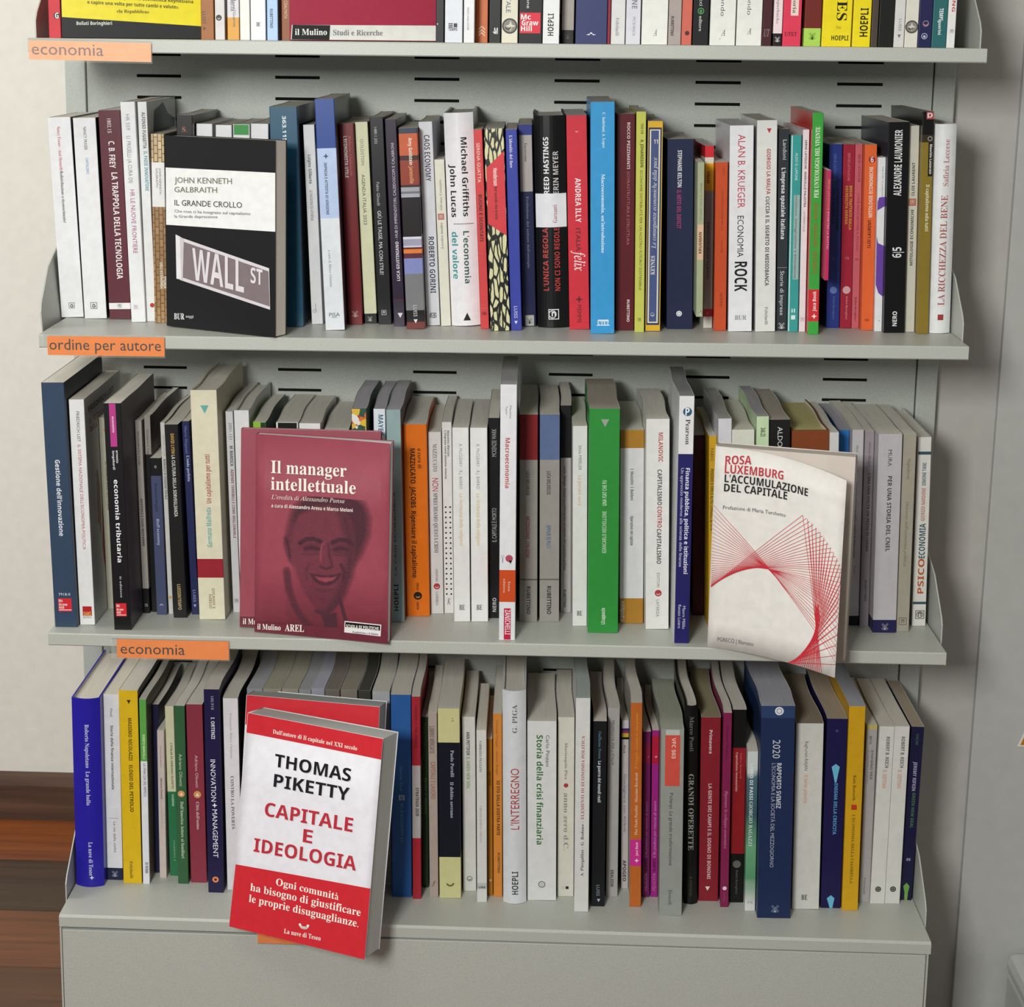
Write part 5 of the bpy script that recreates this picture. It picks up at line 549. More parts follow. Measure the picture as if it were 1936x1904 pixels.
('orange book with a magenta publisher block and pale upward titles', 4, 0.1689, 0.0592, -1.00121, -0.0219, 0.0133, 0.2542, 0.165, 'ba6428', 'p', (('T', 'Il Vangelo secondo la vita umana', 0.048, 0.319, 0.02, 0.24, 'd89c3c', 'u', 'i'), ('T', 'Pier Paolo Pasolini · Massimo Recalcati', 0.338, 0.642, 0.02, 0.24, 'dcc4a8', 'u', 's'), ('T', 'Jaca Book', 0.678, 0.746, 0.1, 0.2, 'ecd0dc', 'u', 'b'), ('M', 'star', 0.769, 0.1, 0.4, 'ecd8e0')), ((0.666, 0.797, 'c8308c'),), {'side': 'a8a49c'}),
('dark magenta slim book, left of its brighter magenta twin', 4, 0.1816, 0.0829, -1.00129, -0.0216, 0.009, 0.2091, 0.1401, '6c1c54', 'p', (('M', 'star', 0.15, 0.2, 0.36, 'a85080'), ('T', 'Chi produce per crescere di nuovo', 0.418, 0.756, 0.0, 0.3, 'a06890', 'u', 'i'), ('T', 'ALBERTI', 0.765, 0.844, 0, 0.36, '2c1028', 'u', 'b'), ('T', 'FELICITA', 0.853, 0.96, 0.0, 0.36, 'a06890', 'u', '')), ((0.068, 0.189, '841c3c'),), {'back': '3a1430'}),
('bright magenta slim book, left of the plastic-wrapped grey book with red sticker', 4, 0.1914, 0.0835, -1.00133, -0.0201, 0.0081, 0.2107, 0.1412, '9c2480', 'p', (('M', 'star', 0.156, 0.1, 0.5, 'dc90b0'), ('T', 'Chi produce per crescere di nuovo', 0.419, 0.758, 0.0, 0.36, 'd898c0', 'u', 'i'), ('T', 'ALBERTI', 0.767, 0.845, 0, 0.4, '3a1030', 'u', 'b'), ('T', 'FELICITA', 0.854, 0.96, 0.0, 0.4, 'c878b0', 'u', '')), ((0.032, 0.199, 'b01c3c'),), {}),
('plastic-wrapped grey book with a red sticker, titled La grande trasformazione', 4, 0.209, 0.0419, -1.0012, -0.0197, 0.0262, 0.2302, 0.1542, '92968f', 'p', (('R', 0.03, 0.3, -0.32, 0.33, 'cc5044'), ('T', 'VFC 503', 0.045, 0.154, 0.05, 0.16, 'e8c8c0', 'd', 'b'), ('T', 'Polanyi', 0.337, 0.422, -0.02, 0.15, '3c403c', 'd', ''), ('T', 'La grande trasformazione', 0.437, 0.728, -0.02, 0.15, '3c403c', 'd', ''), ('T', 'Einaudi', 0.862, 0.941, -0.02, 0.15, '55585a', 'd', ''), ('R', 0.001, 0.03, -0.3, 0.3, 'b8bcb4')), (), {'pg': '86897c'}),
('black round-spined hardback titled Grandi operette in grey serif capitals', 4, 0.2342, 0.0689, -1.00129, -0.0282, 0.0158, 0.2474, 0.165, '1c1c1c', 'h', (('T', 'Marco Ponti', 0.051, 0.223, 0.02, 0.3, '6c6c6c', 'd', 's'), ('T', 'GRANDI OPERETTE', 0.337, 0.723, 0.0, 0.38, '96968e', 'd', 's'), ('M', 'star', 0.862, 0.0, 0.2, '55554e'), ('T', 'PIEMME', 0.877, 0.958, 0.0, 0.2, '44443e', 'd', '')), (), {}),
('wide dark red book about the people of the fields with white capitals, bottom shelf', 4, 0.2556, 0.078, -1.00132, -0.0213, 0.0229, 0.2309, 0.1547, '86202c', 'p', (('T', 'Primavera', 0.068, 0.194, -0.0, 0.15, 'e0c8c8', 'd', 'b'), ('T', 'LA GENTE DEI CAMPI E IL SOGNO DI BONOMI', 0.357, 0.878, 0.0, 0.17, 'd8b8b8', 'd', 'b'), ('M', 'tri', 0.93, -0.05, 0.24, 'e8d8d8')), (), {'back': 'b8b4b0', 'pg': '7c745c'}),
('slim crimson-magenta book with a small white disc near its foot, standing forward', 4, 0.2737, 0.065, -1.00152, -0.0197, 0.0096, 0.2426, 0.165, '80204c', 'p', (('T', 'Vincenzo Rosario', 0.061, 0.239, 0.0, 0.3, '54142c', 'd', ''), ('T', 'Ripensare lo sviluppo economico', 0.396, 0.694, 0.0, 0.34, 'cc88a4', 'd', 'i'), ('M', 'disc', 0.901, 0.0, 0.5, 'e4c8d4'), ('T', 'Carocci', 0.924, 0.969, 0.0, 0.2, 'a85478', 'd', '')), (), {}),
('black book with a broad red middle section titled Capitalismo immateriale', 4, 0.2887, 0.0767, -1.00148, -0.0214, 0.0159, 0.2419, 0.1623, '1a1818', 'p', (('T', 'Stefano Quintarelli', 0.222, 0.352, 0.15, 0.13, 'cc6c6c', 'd', ''), ('T', 'Capitalismo immateriale', 0.218, 0.419, -0.15, 0.14, 'd8a8a4', 'd', 'b'), ('M', 'disc', 0.798, -0.02, 0.6, '66625e'), ('T', 'Bollati Boringhieri', 0.83, 0.956, 0.0, 0.16, '66625e', 'd', '')), ((0.195, 0.743, '8c1c22'),), {'back': '0e0e0e'}),
('small white book with misty green shading, left of the thick navy report', 4, 0.3032, 0.0585, -1.00155, -0.0215, 0.0121, 0.1988, 0.1332, 'cfd3cf', 'p', (('T', 'LIBRO DI PASSI', 0.077, 0.301, -0.1, 0.3, 'e0ecec', 'd', 'b'), ('T', 'GIORGIO RAGAZZI', 0.31, 0.591, -0.1, 0.34, 'd0e4d8', 'd', 's'), ('T', 'PE', 0.94, 0.955, 0, 0.5, 'a8a8a4', 'h', 'b')), (), {'grad': 1}),
('thick navy report with 2020 on its spine and a lighter blue head', 4, 0.3291, 0.043, -1.00132, -0.022, 0.0384, 0.2615, 0.165, '1d2c50', 'p', (('M', 'disc', 0.024, 0.03, 0.26, 'dce0e4'), ('M', 'ring', 0.024, 0.03, 0.16, '2c4068'), ('T', '2020', 0.157, 0.243, -0.03, 0.22, 'c0c4d0', 'd', ''), ('T', 'RAPPORTO SVIMEZ', 0.265, 0.477, 0.06, 0.13, 'c8ccd8', 'd', 'b'), ('T', "L'ECONOMIA E LA SOCIETÀ DEL MEZZOGIORNO", 0.266, 0.757, -0.1, 0.11, 'a8acbc', 'd', ''), ('M', 'mill', 0.955, 0.03, 0.24, '98a0b4')), ((0.001, 0.056, '2c4068'),), {'pg': '8a8a92'}),
('wide white book titled Il terzo pilastro in pale gold, right of the thick navy report', 4, 0.3689, 0.0662, -1.00149, -0.0222, 0.0317, 0.2316, 0.1552, 'd0cec8', 'p', (('T', 'Raghuram RAJAN', 0.095, 0.249, -0.1, 0.12, '66605a', 'd', ''), ('T', 'Il terzo pilastro', 0.273, 0.425, -0.1, 0.12, 'cca070', 'd', 'b'), ('T', 'BE', 0.922, 0.95, -0.05, 0.22, '3a3a3c', 'h', 's')), (), {'pg': '75695a'}),
('indigo book with light blue figures and title about the enigma of growth', 4, 0.3989, 0.0704, -1.00175, -0.0136, 0.0234, 0.2367, 0.1586, '1c1848', 'p', (('M', 'ring', 0.063, 0.0, 0.12, '8c90b8'), ('P', ((0.235, 0.0), (0.25, -0.2), (0.294, -0.1), (0.333, -0.02), (0.333, 0.06), (0.294, 0.12), (0.25, 0.2)), '6cb4d4'), ('T', 'ENIGMA DELLA CRESCITA', 0.337, 0.606, 0.05, 0.16, '5ca0cc', 'd', 'b'), ('P', ((0.93, 0.0), (0.947, -0.2), (0.979, -0.1), (0.999, -0.05), (0.999, 0.1), (0.979, 0.12), (0.947, 0.18)), '6cb4d4')), (), {'pg': '8c8070'}),
("golden yellow book titled L'economia della ciambella, standing forward", 4, 0.4211, 0.0666, -1.00182, -0.0154, 0.0186, 0.254, 0.165, 'cf9f1e', 'p', (('T', 'Kate Raworth', 0.333, 0.456, -0.0, 0.18, '5c4a14', 'd', 's'), ('M', 'sq', 0.489, 0.02, 0.34, 'b83c24'), ('T', "L'ECONOMIA DELLA CIAMBELLA", 0.524, 0.866, 0.02, 0.17, '66541c', 'd', 's')), (), {'pg': '8c8c94'}),
('grey slim book with a yellow-tinged head, right of the golden yellow book', 4, 0.4415, 0.087, -1.00195, -0.01, 0.0124, 0.2231, 0.1495, 'a8a4a4', 'p', (('T', 'BETA', 0.061, 0.107, -0.1, 0.2, '5c5858', 'd', 'b'), ('T', 'STEFANO REA', 0.14, 0.304, 0.1, 0.2, '5c5858', 'd', 'b'), ('T', 'ECONOMIA E FUTURO', 0.14, 0.329, -0.25, 0.16, '77706c', 'd', ''), ('T', 'Feltrinelli', 0.861, 0.955, -0.05, 0.18, '77706c', 'd', 's')), ((0.001, 0.023, 'bcae68'),), {}),
('white book titled Il sistema, left of the two copies near the right end', 4, 0.4567, 0.0847, -1.00204, -0.0012, 0.0172, 0.2229, 0.1493, 'd4d3ce', 'p', (('T', 'ROBERT B. REICH', 0.057, 0.23, 0.1, 0.22, '55524e', 'd', 'b'), ('T', 'IL SISTEMA', 0.241, 0.345, 0.0, 0.24, 'cc9888', 'd', 'b'), ('M', 'disc', 0.917, 0.0, 0.4, '44423e'), ('M', 'ring', 0.917, 0.0, 0.22, 'c8c8c0')), (), {}),
('white book titled Il sistema, right of the two copies near the right end', 4, 0.4746, 0.0859, -1.00208, -0.0013, 0.0175, 0.223, 0.1494, 'd4d3ce', 'p', (('T', 'ROBERT B. REICH', 0.057, 0.23, 0.1, 0.22, '55524e', 'd', 'b'), ('T', 'IL SISTEMA', 0.241, 0.345, 0.0, 0.24, 'cc9888', 'd', 'b'), ('M', 'disc', 0.917, 0.0, 0.4, '44423e'), ('M', 'ring', 0.917, 0.0, 0.22, 'c8c8c0')), (), {}),
('dark navy book with a green figure at the foot, rightmost on the bottom shelf', 4, 0.4922, 0.0948, -1.00205, 0.012, 0.0147, 0.2193, 0.1442, '1a1a3c', 'p', (('T', 'OSCAR', 0.04, 0.104, 0.0, 0.2, '4c7450', 'd', ''), ('T', 'JEREMY RIFKIN', 0.199, 0.365, 0.0, 0.26, 'a8a4c4', 'd', 'b'), ('T', 'GREEN NEW DEAL', 0.376, 0.579, 0.05, 0.24, '4c7450', 'd', 'b'), ('T', 'as', 0.751, 0.769, 0, 0.34, 'a8a4c4', 'h', 'b'), ('P', ((0.898, 0.0), (0.918, -0.25), (0.953, -0.12), (0.999, -0.1), (0.999, 0.14), (0.953, 0.16), (0.918, 0.25)), '70a050')), (), {'pg': '857a6c'})]
DS={'crollo': {'x': -0.3711, 'y': 0.0566, 'z': -0.31617, 'yaw': -0.4382, 'tilt': -0.0184, 'w': 0.1445, 'h': 0.211, 'thick': 0.022, 'items': (('T', 'JOHN KENNETH', (0.0886, 0.7577), (0.615, 0.7696), 0.0294, '6e6e5c', ''), ('T', 'GALBRAITH', (0.0862, 0.7091), (0.4805, 0.7201), 0.0279, '6e6e5c', ''), ('T', 'IL GRANDE CROLLO', (0.0865, 0.6404), (0.7061, 0.6511), 0.0292, '3c3c3e', ''), ('T', 'Che cosa ci ha insegnato sul capitalismo', (0.0854, 0.604), (0.7813, 0.6177), 0.0145, '5c5c5e', ''), ('T', 'la Grande depressione', (0.0856, 0.5764), (0.4832, 0.5897), 0.0145, '5c5c5e', ''), ('T', 'BUR', (0.073, 0.0395), (0.17, 0.0441), 0.0315, 'dcdcdc', 's'), ('T', 'saggi', (0.1826, 0.0546), (0.2556, 0.0577), 0.0126, 'b8b8b8', 'b'), ('T', 'WALL', (0.2494, 0.2601), (0.7227, 0.2156), 0.1582, 'd6cfd4', 'b'), ('T', 'ST', (0.7822, 0.2718), (0.8891, 0.2627), 0.0763, 'd6cfd4', 'b'), ('Q', ((0.0039, 0.8343), (1.0034, 0.839), (1.0082, 0.5421), (0.0035, 0.5355)), 'e4e4e2'), ('Q', ((0.1475, 0.4735), (0.946, 0.3533), (0.9544, 0.141), (0.129, 0.2508)), 'cfcacd'), ('Q', ((0.1692, 0.4532), (0.9406, 0.3375), (0.9511, 0.1575), (0.1569, 0.2645)), '7c6e72'), ('Q', ((0.0924, 0.4884), (0.1308, 0.4798), (0.1519, 0.2522), (0.0973, 0.256)), 'dcd8da'), ('Q', ((0.1308, 0.4798), (0.1667, 0.4696), (0.157, 0.2489), (0.1417, 0.2516)), 'c4bec0'))}, 'manager': {'x': -0.2701, 'y': 0.0163, 'z': -0.65647, 'yaw': -0.1749, 'tilt': -0.0518, 'w': 0.1553, 'h': 0.2263, 'thick': 0.0115, 'items': (('T', 'Il manager', (0.1159, 0.8111), (0.6818, 0.8195), 0.0625, 'f0eae0', 's'), ('T', 'intellettuale', (0.1166, 0.7279), (0.7517, 0.7381), 0.0626, 'f0eae0', 's'), ('T', "L'eredità di Alessandro Pansa", (0.1205, 0.6814), (0.6682, 0.6883), 0.0206, 'e8d8d0', 'i'), ('T', 'a cura di Alessandro Aresu e Marco Meloni', (0.1209, 0.6393), (0.7308, 0.6474), 0.0168, 'e8d8d0', 'b'), ('T', 'il Mulino', (0.0207, 0.0153), (0.1982, 0.0197), 0.028, 'f0eae0', 's'), ('T', 'AREL', (0.2304, 0.0185), (0.3737, 0.0225), 0.035, 'f0eae0', 's'), ('T', 'SCUOLA DI POLITICHE', (0.6898, 0.0647), (0.9326, 0.0669), 0.0154, 'f0eae0', 'b'), ('T', 'Fondazione e il futuro', (0.7378, 0.0413), (0.9298, 0.0421), 0.0093, '55555a', 's'), ('Q', ((-0.0004, 0.0514), (1.001, 0.0627), (1.0, -0.0), (0.0, -0.0)), '6a2c38'), ('Q', ((0.6779, 0.0971), (0.9512, 0.0957), (0.9468, 0.0362), (0.6755, 0.0391)), 'e4e0e0'), ('Q', ((0.6837, 0.0921), (0.9434, 0.0906), (0.9417, 0.0644), (0.6818, 0.0673)), '22181c'))}, 'manager2': {'x': -0.2892, 'y': 0.029, 'z': -0.65585, 'yaw': -0.0217, 'tilt': -0.1087, 'w': 0.1575, 'h': 0.2263, 'thick': 0.0115, 'items': (('T', 'il Mulino', (0.0223, 0.0163), (0.1949, 0.0154), 0.028, 'f0eae0', 's'), ('Q', ((-0.0006, 0.053), (0.9864, 0.0576), (0.9872, 0.0044), (-0.0, 0.0016)), '6a2c38'))}, 'rosa': {'x': 0.2358, 'y': 0.0014, 'z': -0.65558, 'yaw': -0.2482, 'tilt': -0.039, 'w': 0.1496, 'h': 0.2266, 'thick': 0.02, 'items': (), 'cover_items': (('T', 'ROSA', (0.07, 0.9152), (0.2554, 0.9322), 0.0404, 'b83a44', 'b'), ('T', 'LUXEMBURG', (0.0687, 0.8727), (0.4961, 0.8924), 0.0402, 'b83a44', 'b'), ('T', "L'ACCUMULAZIONE", (0.0704, 0.829), (0.6935, 0.8473), 0.0364, '2a2a2c', 'b'), ('T', 'DEL CAPITALE', (0.0691, 0.7831), (0.5333, 0.8), 0.0363, '2a2a2c', 'b'), ('T', 'Prefazione di Maria Turchetto', (0.068, 0.6956), (0.5279, 0.7141), 0.018, '5c5c5c', ''), ('T', 'PGRECO | filorosso', (0.0689, 0.0363), (0.333, 0.0414), 0.0207, '6a6a6c', '')), 'lines': (((0.0064, 0.3022), (0.662, 0.7469)), ((0.0064, 0.3026), (0.6917, 0.7376)), ((0.0064, 0.3037), (0.7212, 0.7283)), ((0.0063, 0.3055), (0.7505, 0.7177)), ((0.0062, 0.3081), (0.7794, 0.7056)), ((0.006, 0.3114), (0.8083, 0.6936)), ((0.0059, 0.3155), (0.8324, 0.6795)), ((0.0057, 0.3203), (0.8561, 0.6653)), ((0.0054, 0.3259), (0.8797, 0.6508)), ((0.0052, 0.3322), (0.9032, 0.6356)), ((0.0049, 0.3392), (0.9267, 0.6205)), ((0.0046, 0.347), (0.9483, 0.6037)), ((0.0042, 0.3555), (0.9695, 0.5866)), ((0.0038, 0.3648), (0.9898, 0.5694)), ((0.0034, 0.3748), (1.0081, 0.552)), ((0.0029, 0.3856), (1.0263, 0.5346)), ((0.0025, 0.3971), (1.0391, 0.5111)), ((0.0019, 0.4094), (1.0501, 0.4858)), ((0.0014, 0.4224), (1.0584, 0.4617)), ((0.0008, 0.4362), (1.0574, 0.4412)), ((0.0002, 0.4508), (1.0564, 0.4208)), ((-0.0004, 0.4661), (1.055, 0.3981)), ((-0.0011, 0.4822), (1.0534, 0.3743)), ((-0.0018, 0.499), (1.0517, 0.3505)), ((-0.0026, 0.5167), (1.0491, 0.3266)), ((-0.0033, 0.5351), (1.0464, 0.3027)), ((-0.0041, 0.5542), (1.0428, 0.2746)), ((-0.005, 0.5742), (1.0386, 0.2439)), ((-0.0058, 0.5949), (1.0343, 0.2132)), ((-0.0067, 0.6165), (1.029, 0.1824)), ((-0.0077, 0.6388), (1.0237, 0.1516)), ((-0.0086, 0.6619), (1.019, 0.1246)), ((-0.0096, 0.6858), (1.0148, 0.1007)), ((-0.0107, 0.7105), (1.0106, 0.0769)), ((0.662, 0.7469), (0.8876, 0.0002)), ((0.701, 0.7371), (0.8876, 0.0002)), ((0.701, 0.7371), (0.8706, 0.0002)), ((0.7372, 0.7233), (0.8706, 0.0002)), ((0.7372, 0.7233), (0.8559, 0.0001)), ((0.7732, 0.7087), (0.8559, 0.0001)), ((0.7732, 0.7087), (0.8403, 0.0001)), ((0.8105, 0.6926), (0.8403, 0.0001)), ((0.8105, 0.6926), (0.8222, 0.0001)), ((0.842, 0.6757), (0.8222, 0.0001)), ((0.842, 0.6757), (0.8069, 0.0001)), ((0.8706, 0.6566), (0.8069, 0.0001)), ((0.8706, 0.6566), (0.7906, 0.0001)), ((0.9019, 0.638), (0.7906, 0.0001)), ((0.9019, 0.638), (0.7736, 0.0001)), ((0.9304, 0.6182), (0.7736, 0.0001)), ((0.9304, 0.6182), (0.7578, 0.0001)), ((0.9601, 0.5969), (0.7578, 0.0001)), ((0.9601, 0.5969), (0.74, 0.0001)), ((0.9841, 0.5748), (0.74, 0.0001)), ((0.9841, 0.5748), (0.7245, 0.0001)), ((1.0094, 0.5547), (0.7245, 0.0001)), ((1.0094, 0.5547), (0.7087, 0.0001)), ((1.0305, 0.5306), (0.7087, 0.0001)), ((1.0305, 0.5306), (0.6931, 0.0001)), ((1.0529, 0.5067), (0.6931, 0.0001)), ((1.0529, 0.5067), (0.6787, 0.0001)), ((1.0586, 0.4664), (0.6787, 0.0001)), ((1.0586, 0.4664), (0.6643, 0.0001)), ((1.0561, 0.4146), (0.6643, 0.0001)), ((1.0561, 0.4146), (0.6506, 0.0001)), ((1.0535, 0.3629), (0.6506, 0.0001)), ((1.0535, 0.3629), (0.638, 0.0001)), ((1.0482, 0.3025), (0.638, 0.0001)), ((1.0482, 0.3025), (0.6247, 0.0001)), ((1.0401, 0.2418), (0.6247, 0.0001)), ((1.0401, 0.2418), (0.6138, 0.0001)), ((1.0321, 0.1814), (0.6138, 0.0001)), ((1.0321, 0.1814), (0.6051, 0.0001)), ((1.0214, 0.1207), (0.6051, 0.0001)), ((1.0214, 0.1207), (0.602, 0.0001)), ((1.0106, 0.0686), (0.602, 0.0001)), ((1.0106, 0.0686), (0.6185, 0.0001))), 'quad': None, 'free': (0.1424, -0.0548, -0.0061)}, 'piketty': {'x': -0.2963, 'y': -0.0267, 'z': -0.99308, 'yaw': -0.3542, 'tilt': -0.2004, 'w': 0.1717, 'h': 0.2436, 'thick': 0.037, 'items': (('T', "Dall'autore di Il capitale nel XXI secolo", (0.1997, 0.9271), (0.8235, 0.9243), 0.0188, 'f0eae0', 's'), ('T', 'THOMAS', (0.2325, 0.7778), (0.7941, 0.7782), 0.0565, '26262c', 'b'), ('T', 'PIKETTY', (0.2382, 0.685), (0.7947, 0.6909), 0.0567, '26262c', 'b'), ('T', 'CAPITALE', (0.1906, 0.5439), (0.8377, 0.555), 0.0606, 'b8303c', 'b'), ('T', 'E', (0.4872, 0.4624), (0.555, 0.4638), 0.0577, 'b8303c', 'b'), ('T', 'IDEOLOGIA', (0.1325, 0.3702), (0.8855, 0.3866), 0.0598, 'b8303c', 'b'), ('T', 'Ogni comunità', (0.3193, 0.2403), (0.781, 0.2379), 0.0321, 'f0eae0', 's'), ('T', 'ha bisogno di giustificare', (0.1341, 0.189), (0.9468, 0.1891), 0.0342, 'f0eae0', 's'), ('T', 'le proprie disuguaglianze.', (0.1313, 0.136), (0.9389, 0.1379), 0.0343, 'f0eae0', 's'), ('T', 'La nave di Teseo', (0.4088, 0.0315), (0.6775, 0.0375), 0.0209, 'f0eae0', 's'), ('Q', ((-0.0, 1.0), (1.0, 1.0), (1.0039, 0.9049), (0.0023, 0.9077)), 'cc2a34'), ('Q', ((0.0079, 0.2924), (1.0035, 0.3218), (1.0, -0.0), (-0.0, -0.0)), 'cc2a34'), ('K', 'moon', (0.5481, 0.0991), 0.014, 'f0eae0'), ('K', 'moon', (0.5492, 0.0912), 0.01, 'f0eae0'))}, 'piketty2': {'x': -0.2963, 'y': 0.0138, 'z': -0.99341, 'yaw': -0.16, 'tilt': -0.2024, 'w': 0.1595, 'h': 0.2474, 'thick': 0.035, 'items': ()}, 'keynes': {'x': -0.4632, 'y': 0.0015, 'z': 0.00048, 'yaw': 0.2362, 'tilt': -0.0397, 'w': 0.1446, 'h': 0.2135, 'thick': 0.012, 'items': (('T', 'Bollati Boringhieri', (0.1027, 0.061), (0.3557, 0.0633), 0.0159, 'd8d8d0', 'b'), ('T', '«la Repubblica»', (0.3908, 0.1236), (0.6234, 0.1221), 0.0158, '5c5818', 's'), ('T', 'e capire una volta per tutte cambi e valute».', (0.1834, 0.1655), (0.8391, 0.1464), 0.0156, '5c5818', 'b'), ('T', 'teoria della politica economica keynesiana', (0.249, 0.1955), (0.9436, 0.1737), 0.0155, '5c5818', 'b'), ('Q', ((-0.0115, 0.0993), (1.0054, 0.0615), (0.9976, 1.0595), (-0.0389, 1.0111)), 'e4d424'))}, 'mulino': {'x': -0.2222, 'y': 0.0014, 'z': 0.00054, 'yaw': 0.1806, 'tilt': -0.0382, 'w': 0.1588, 'h': 0.2135, 'thick': 0.014, 'items': (('T', 'il Mulino', (0.03, 0.0245), (0.2397, 0.0255), 0.0294, 'ecece8', 's'), ('T', 'Studi e Ricerche', (0.2812, 0.0252), (0.6085, 0.026), 0.0263, '77777a', 's'), ('Q', ((0.0095, 0.0728), (0.9899, 0.077), (0.9928, 0.0026), (0.0019, 0.0023)), 'd8d8d2'), ('Q', ((0.0153, 0.0729), (0.2624, 0.0728), (0.256, 0.0022), (0.0079, 0.0031)), '1c1c1e'))}}
# ---------------- room
CREAM='efece2';GREY='b6b8b0';PANEL='aeb2ab'
def struct(mb,name,**k):
    o=mb.build(name,**k);o['kind']='structure';return o
FZ=-1.33
fl=MB();fl.box((-3,-4,FZ-.03),(3,.95,FZ-.006),mat('1c130e',.6));floor=struct(fl,'floor')
yy=.905;i=0
tones=['8a4a22','45301f','744526','5c3a22','784a2a','4c3220']
while yy>-1.0:
    y1=yy-.157;xx=-3+(i*.37)%.9;xs=[-3]
    mt=mat(tones[i%6],.42,'wood')
    a=-3.0
    while a<1.2:
        b_=a+1.25+((i*.43)%.6) if a>-3 else a+.5+(i*.31)%.9
        b_=min(b_,1.2+.001)
        pb=MB();pb.box((a+.0006,y1+.0006,FZ-.006),(b_-.0006,yy-.0006,FZ),mt);pb.build('floor_plank',floor)
        a=b_
    yy=y1;i+=1
wb=MB();wb.box((-3,.905,FZ),(.2,.95,1.45),mat(CREAM,.85,'plaster'));struct(wb,'wall_back')
sk=MB();WD=mat('5c4335',.45,'wood')
sk.prism([(.905,FZ),(.905,-1.249),(.893,-1.252),(.889,-1.268),(.889,FZ)],'x',-3,.2,WD);struct(sk,'baseboard_back')
wr=MB();wr.box((.2,.262,FZ),(1.7,.95,1.45),mat('b5b2ad',.8,'plaster'));struct(wr,'wall_right')
ws=MB();ws.box((1.62,-4,FZ),(1.7,.262,1.45),mat('a8a59f',.85,'plaster'));struct(ws,'wall_side')  # out-of-view side wall, put in to keep world light off the right
cl=MB();cl.box((-3,-4,1.45),(1.7,.95,1.5),mat('d8d6d0',.9,'plaster'));struct(cl,'ceiling')  # out-of-view ceiling, put in to block world light from above
tr=MB();tr.prism([(.6125,.3),(1.6,.3),(1.6,FZ),(.5985,FZ)],'y',.252,.2618,mat('b4b5b1',.75,'plaster'));struct(tr,'trim_1',bevel=.001)
# ---------------- shelving unit
unit=empty('shelving_unit',(0,.25,FZ),'light grey powder-coated metal book shelving unit with slotted back panel, standing against the wall','shelving unit')
def upart(mb,name,label=None,**k):
    o=mb.build(name,None,**k);o.parent=unit;o.matrix_parent_inverse=Matrix.Translation((0,-.25,-FZ))
    if label:o['label']=label
    return o
MET=mat(GREY,.42,'metal_paint');PAN=mat(PANEL,.5,'metal_paint');SLOT_SHADE=mat('0c0c0c',.9)
# back panel with punched slots
x0=-.41616;sp=.16682;zs=[];zz=-.04531+.0255*3
while zz>-.97:zs.append(zz);zz-=.02545
xc=[-.503]
for k in range(6):xc+=[x0+k*sp-.0268,x0+k*sp+.0268]
xc.append(.503)
bp=MB();zc=[.6]
for q in zs:zc+=[q+.0018,q-.0018]
zc.append(-1.0)
for i in range(len(xc)-1):
    for j in range(len(zc)-1):
        if i%2==1 and j%2==1:
            a,b=xc[i],xc[i+1];t_,u=zc[j],zc[j+1];y=.246;y2=.2478
            bp.add([(a,y,u),(b,y,u),(b,y,t_),(a,y,t_),(a,y2,u),(b,y2,u),(b,y2,t_),(a,y2,t_)],[(0,1,5,4),(1,2,6,5),(2,3,7,6),(3,0,4,7)],PAN);continue
        bp.add([(xc[i],.246,zc[j+1]),(xc[i+1],.246,zc[j+1]),(xc[i+1],.246,zc[j]),(xc[i],.246,zc[j])],[(0,1,2,3)],PAN)
upart(bp,'back_panel')
bk=MB();bk.box((-.5,.2485,-1.0),(.5,.2495,.6),SLOT_SHADE);upart(bk,'slot_dark_backing')  # black sheet added behind the slots to stand in for their shade
for s in (-1,1):
    p=MB();a,b=sorted((s*.5045,s*.529));p.box((a,.243,FZ),(b,.262 if s<0 else .2615,.6),PAN);upart(p,'upright',bevel=.0012)
SHELF=[(0,0,0,.5),(-.31498,.0043,.0008,.5),(-.65669,.0014,-.0015,.4992)]
def bracket(X,zz):
    q=.0045 if (X<0 and -.32<zz<-.31) else 0;s=-1 if X<0 else 1
    pl=MB();P=[(.038,-.012),(.038,.018),(.044,.027),(.085,.062),(.2425,.125),(.2425,-.012)];n=len(P);V=[]
    for e in (-.0007,.0007):
        for y,z in P:V.append((X+e-q+s*(.09*max(z,0) if q else 0),y,zz+z))
    pl.add(V,[tuple(range(n))[::-1],tuple(range(n,2*n))]+[(i,(i+1)%n,n+(i+1)%n,n+i) for i in range(n)],MET);upart(pl,'end_bracket')
for z0,k,dx,hw in SHELF:
    sh=MB();L=.0146
    prof=[(0,-.0012),(.0012,0),(.242,0),(.242,-.012),(.2405,-.012),(.2405,-.0016),(.0016,-.0016),(.0016,-L+.0012),(.010,-L+.0012),(.010,-L),(.0012,-L),(0,-L+.0012)]
    a,b=-hw+dx,hw+dx
    n=len(prof)
    sh.add([(a,y,z+z0+k*a) for y,z in prof]+[(b,y,z+z0+k*b) for y,z in prof],[tuple(range(n))[::-1],tuple(range(n,2*n))]+[(i,(i+1)%n,n+(i+1)%n,n+i) for i in range(n)],MET)
    for s,X in ((1,a),(-1,b)):   # end returns of the folded tray
        sh.box((min(X,X+s*.0012),.0008,z0+k*X-L),(max(X,X+s*.0012),.2405,z0+k*X-.0008),MET)
    upart(sh,'shelf_board')
    for s in (-1,1):
        bracket(dx+s*.5022,z0+k*dx+k*s*.5)
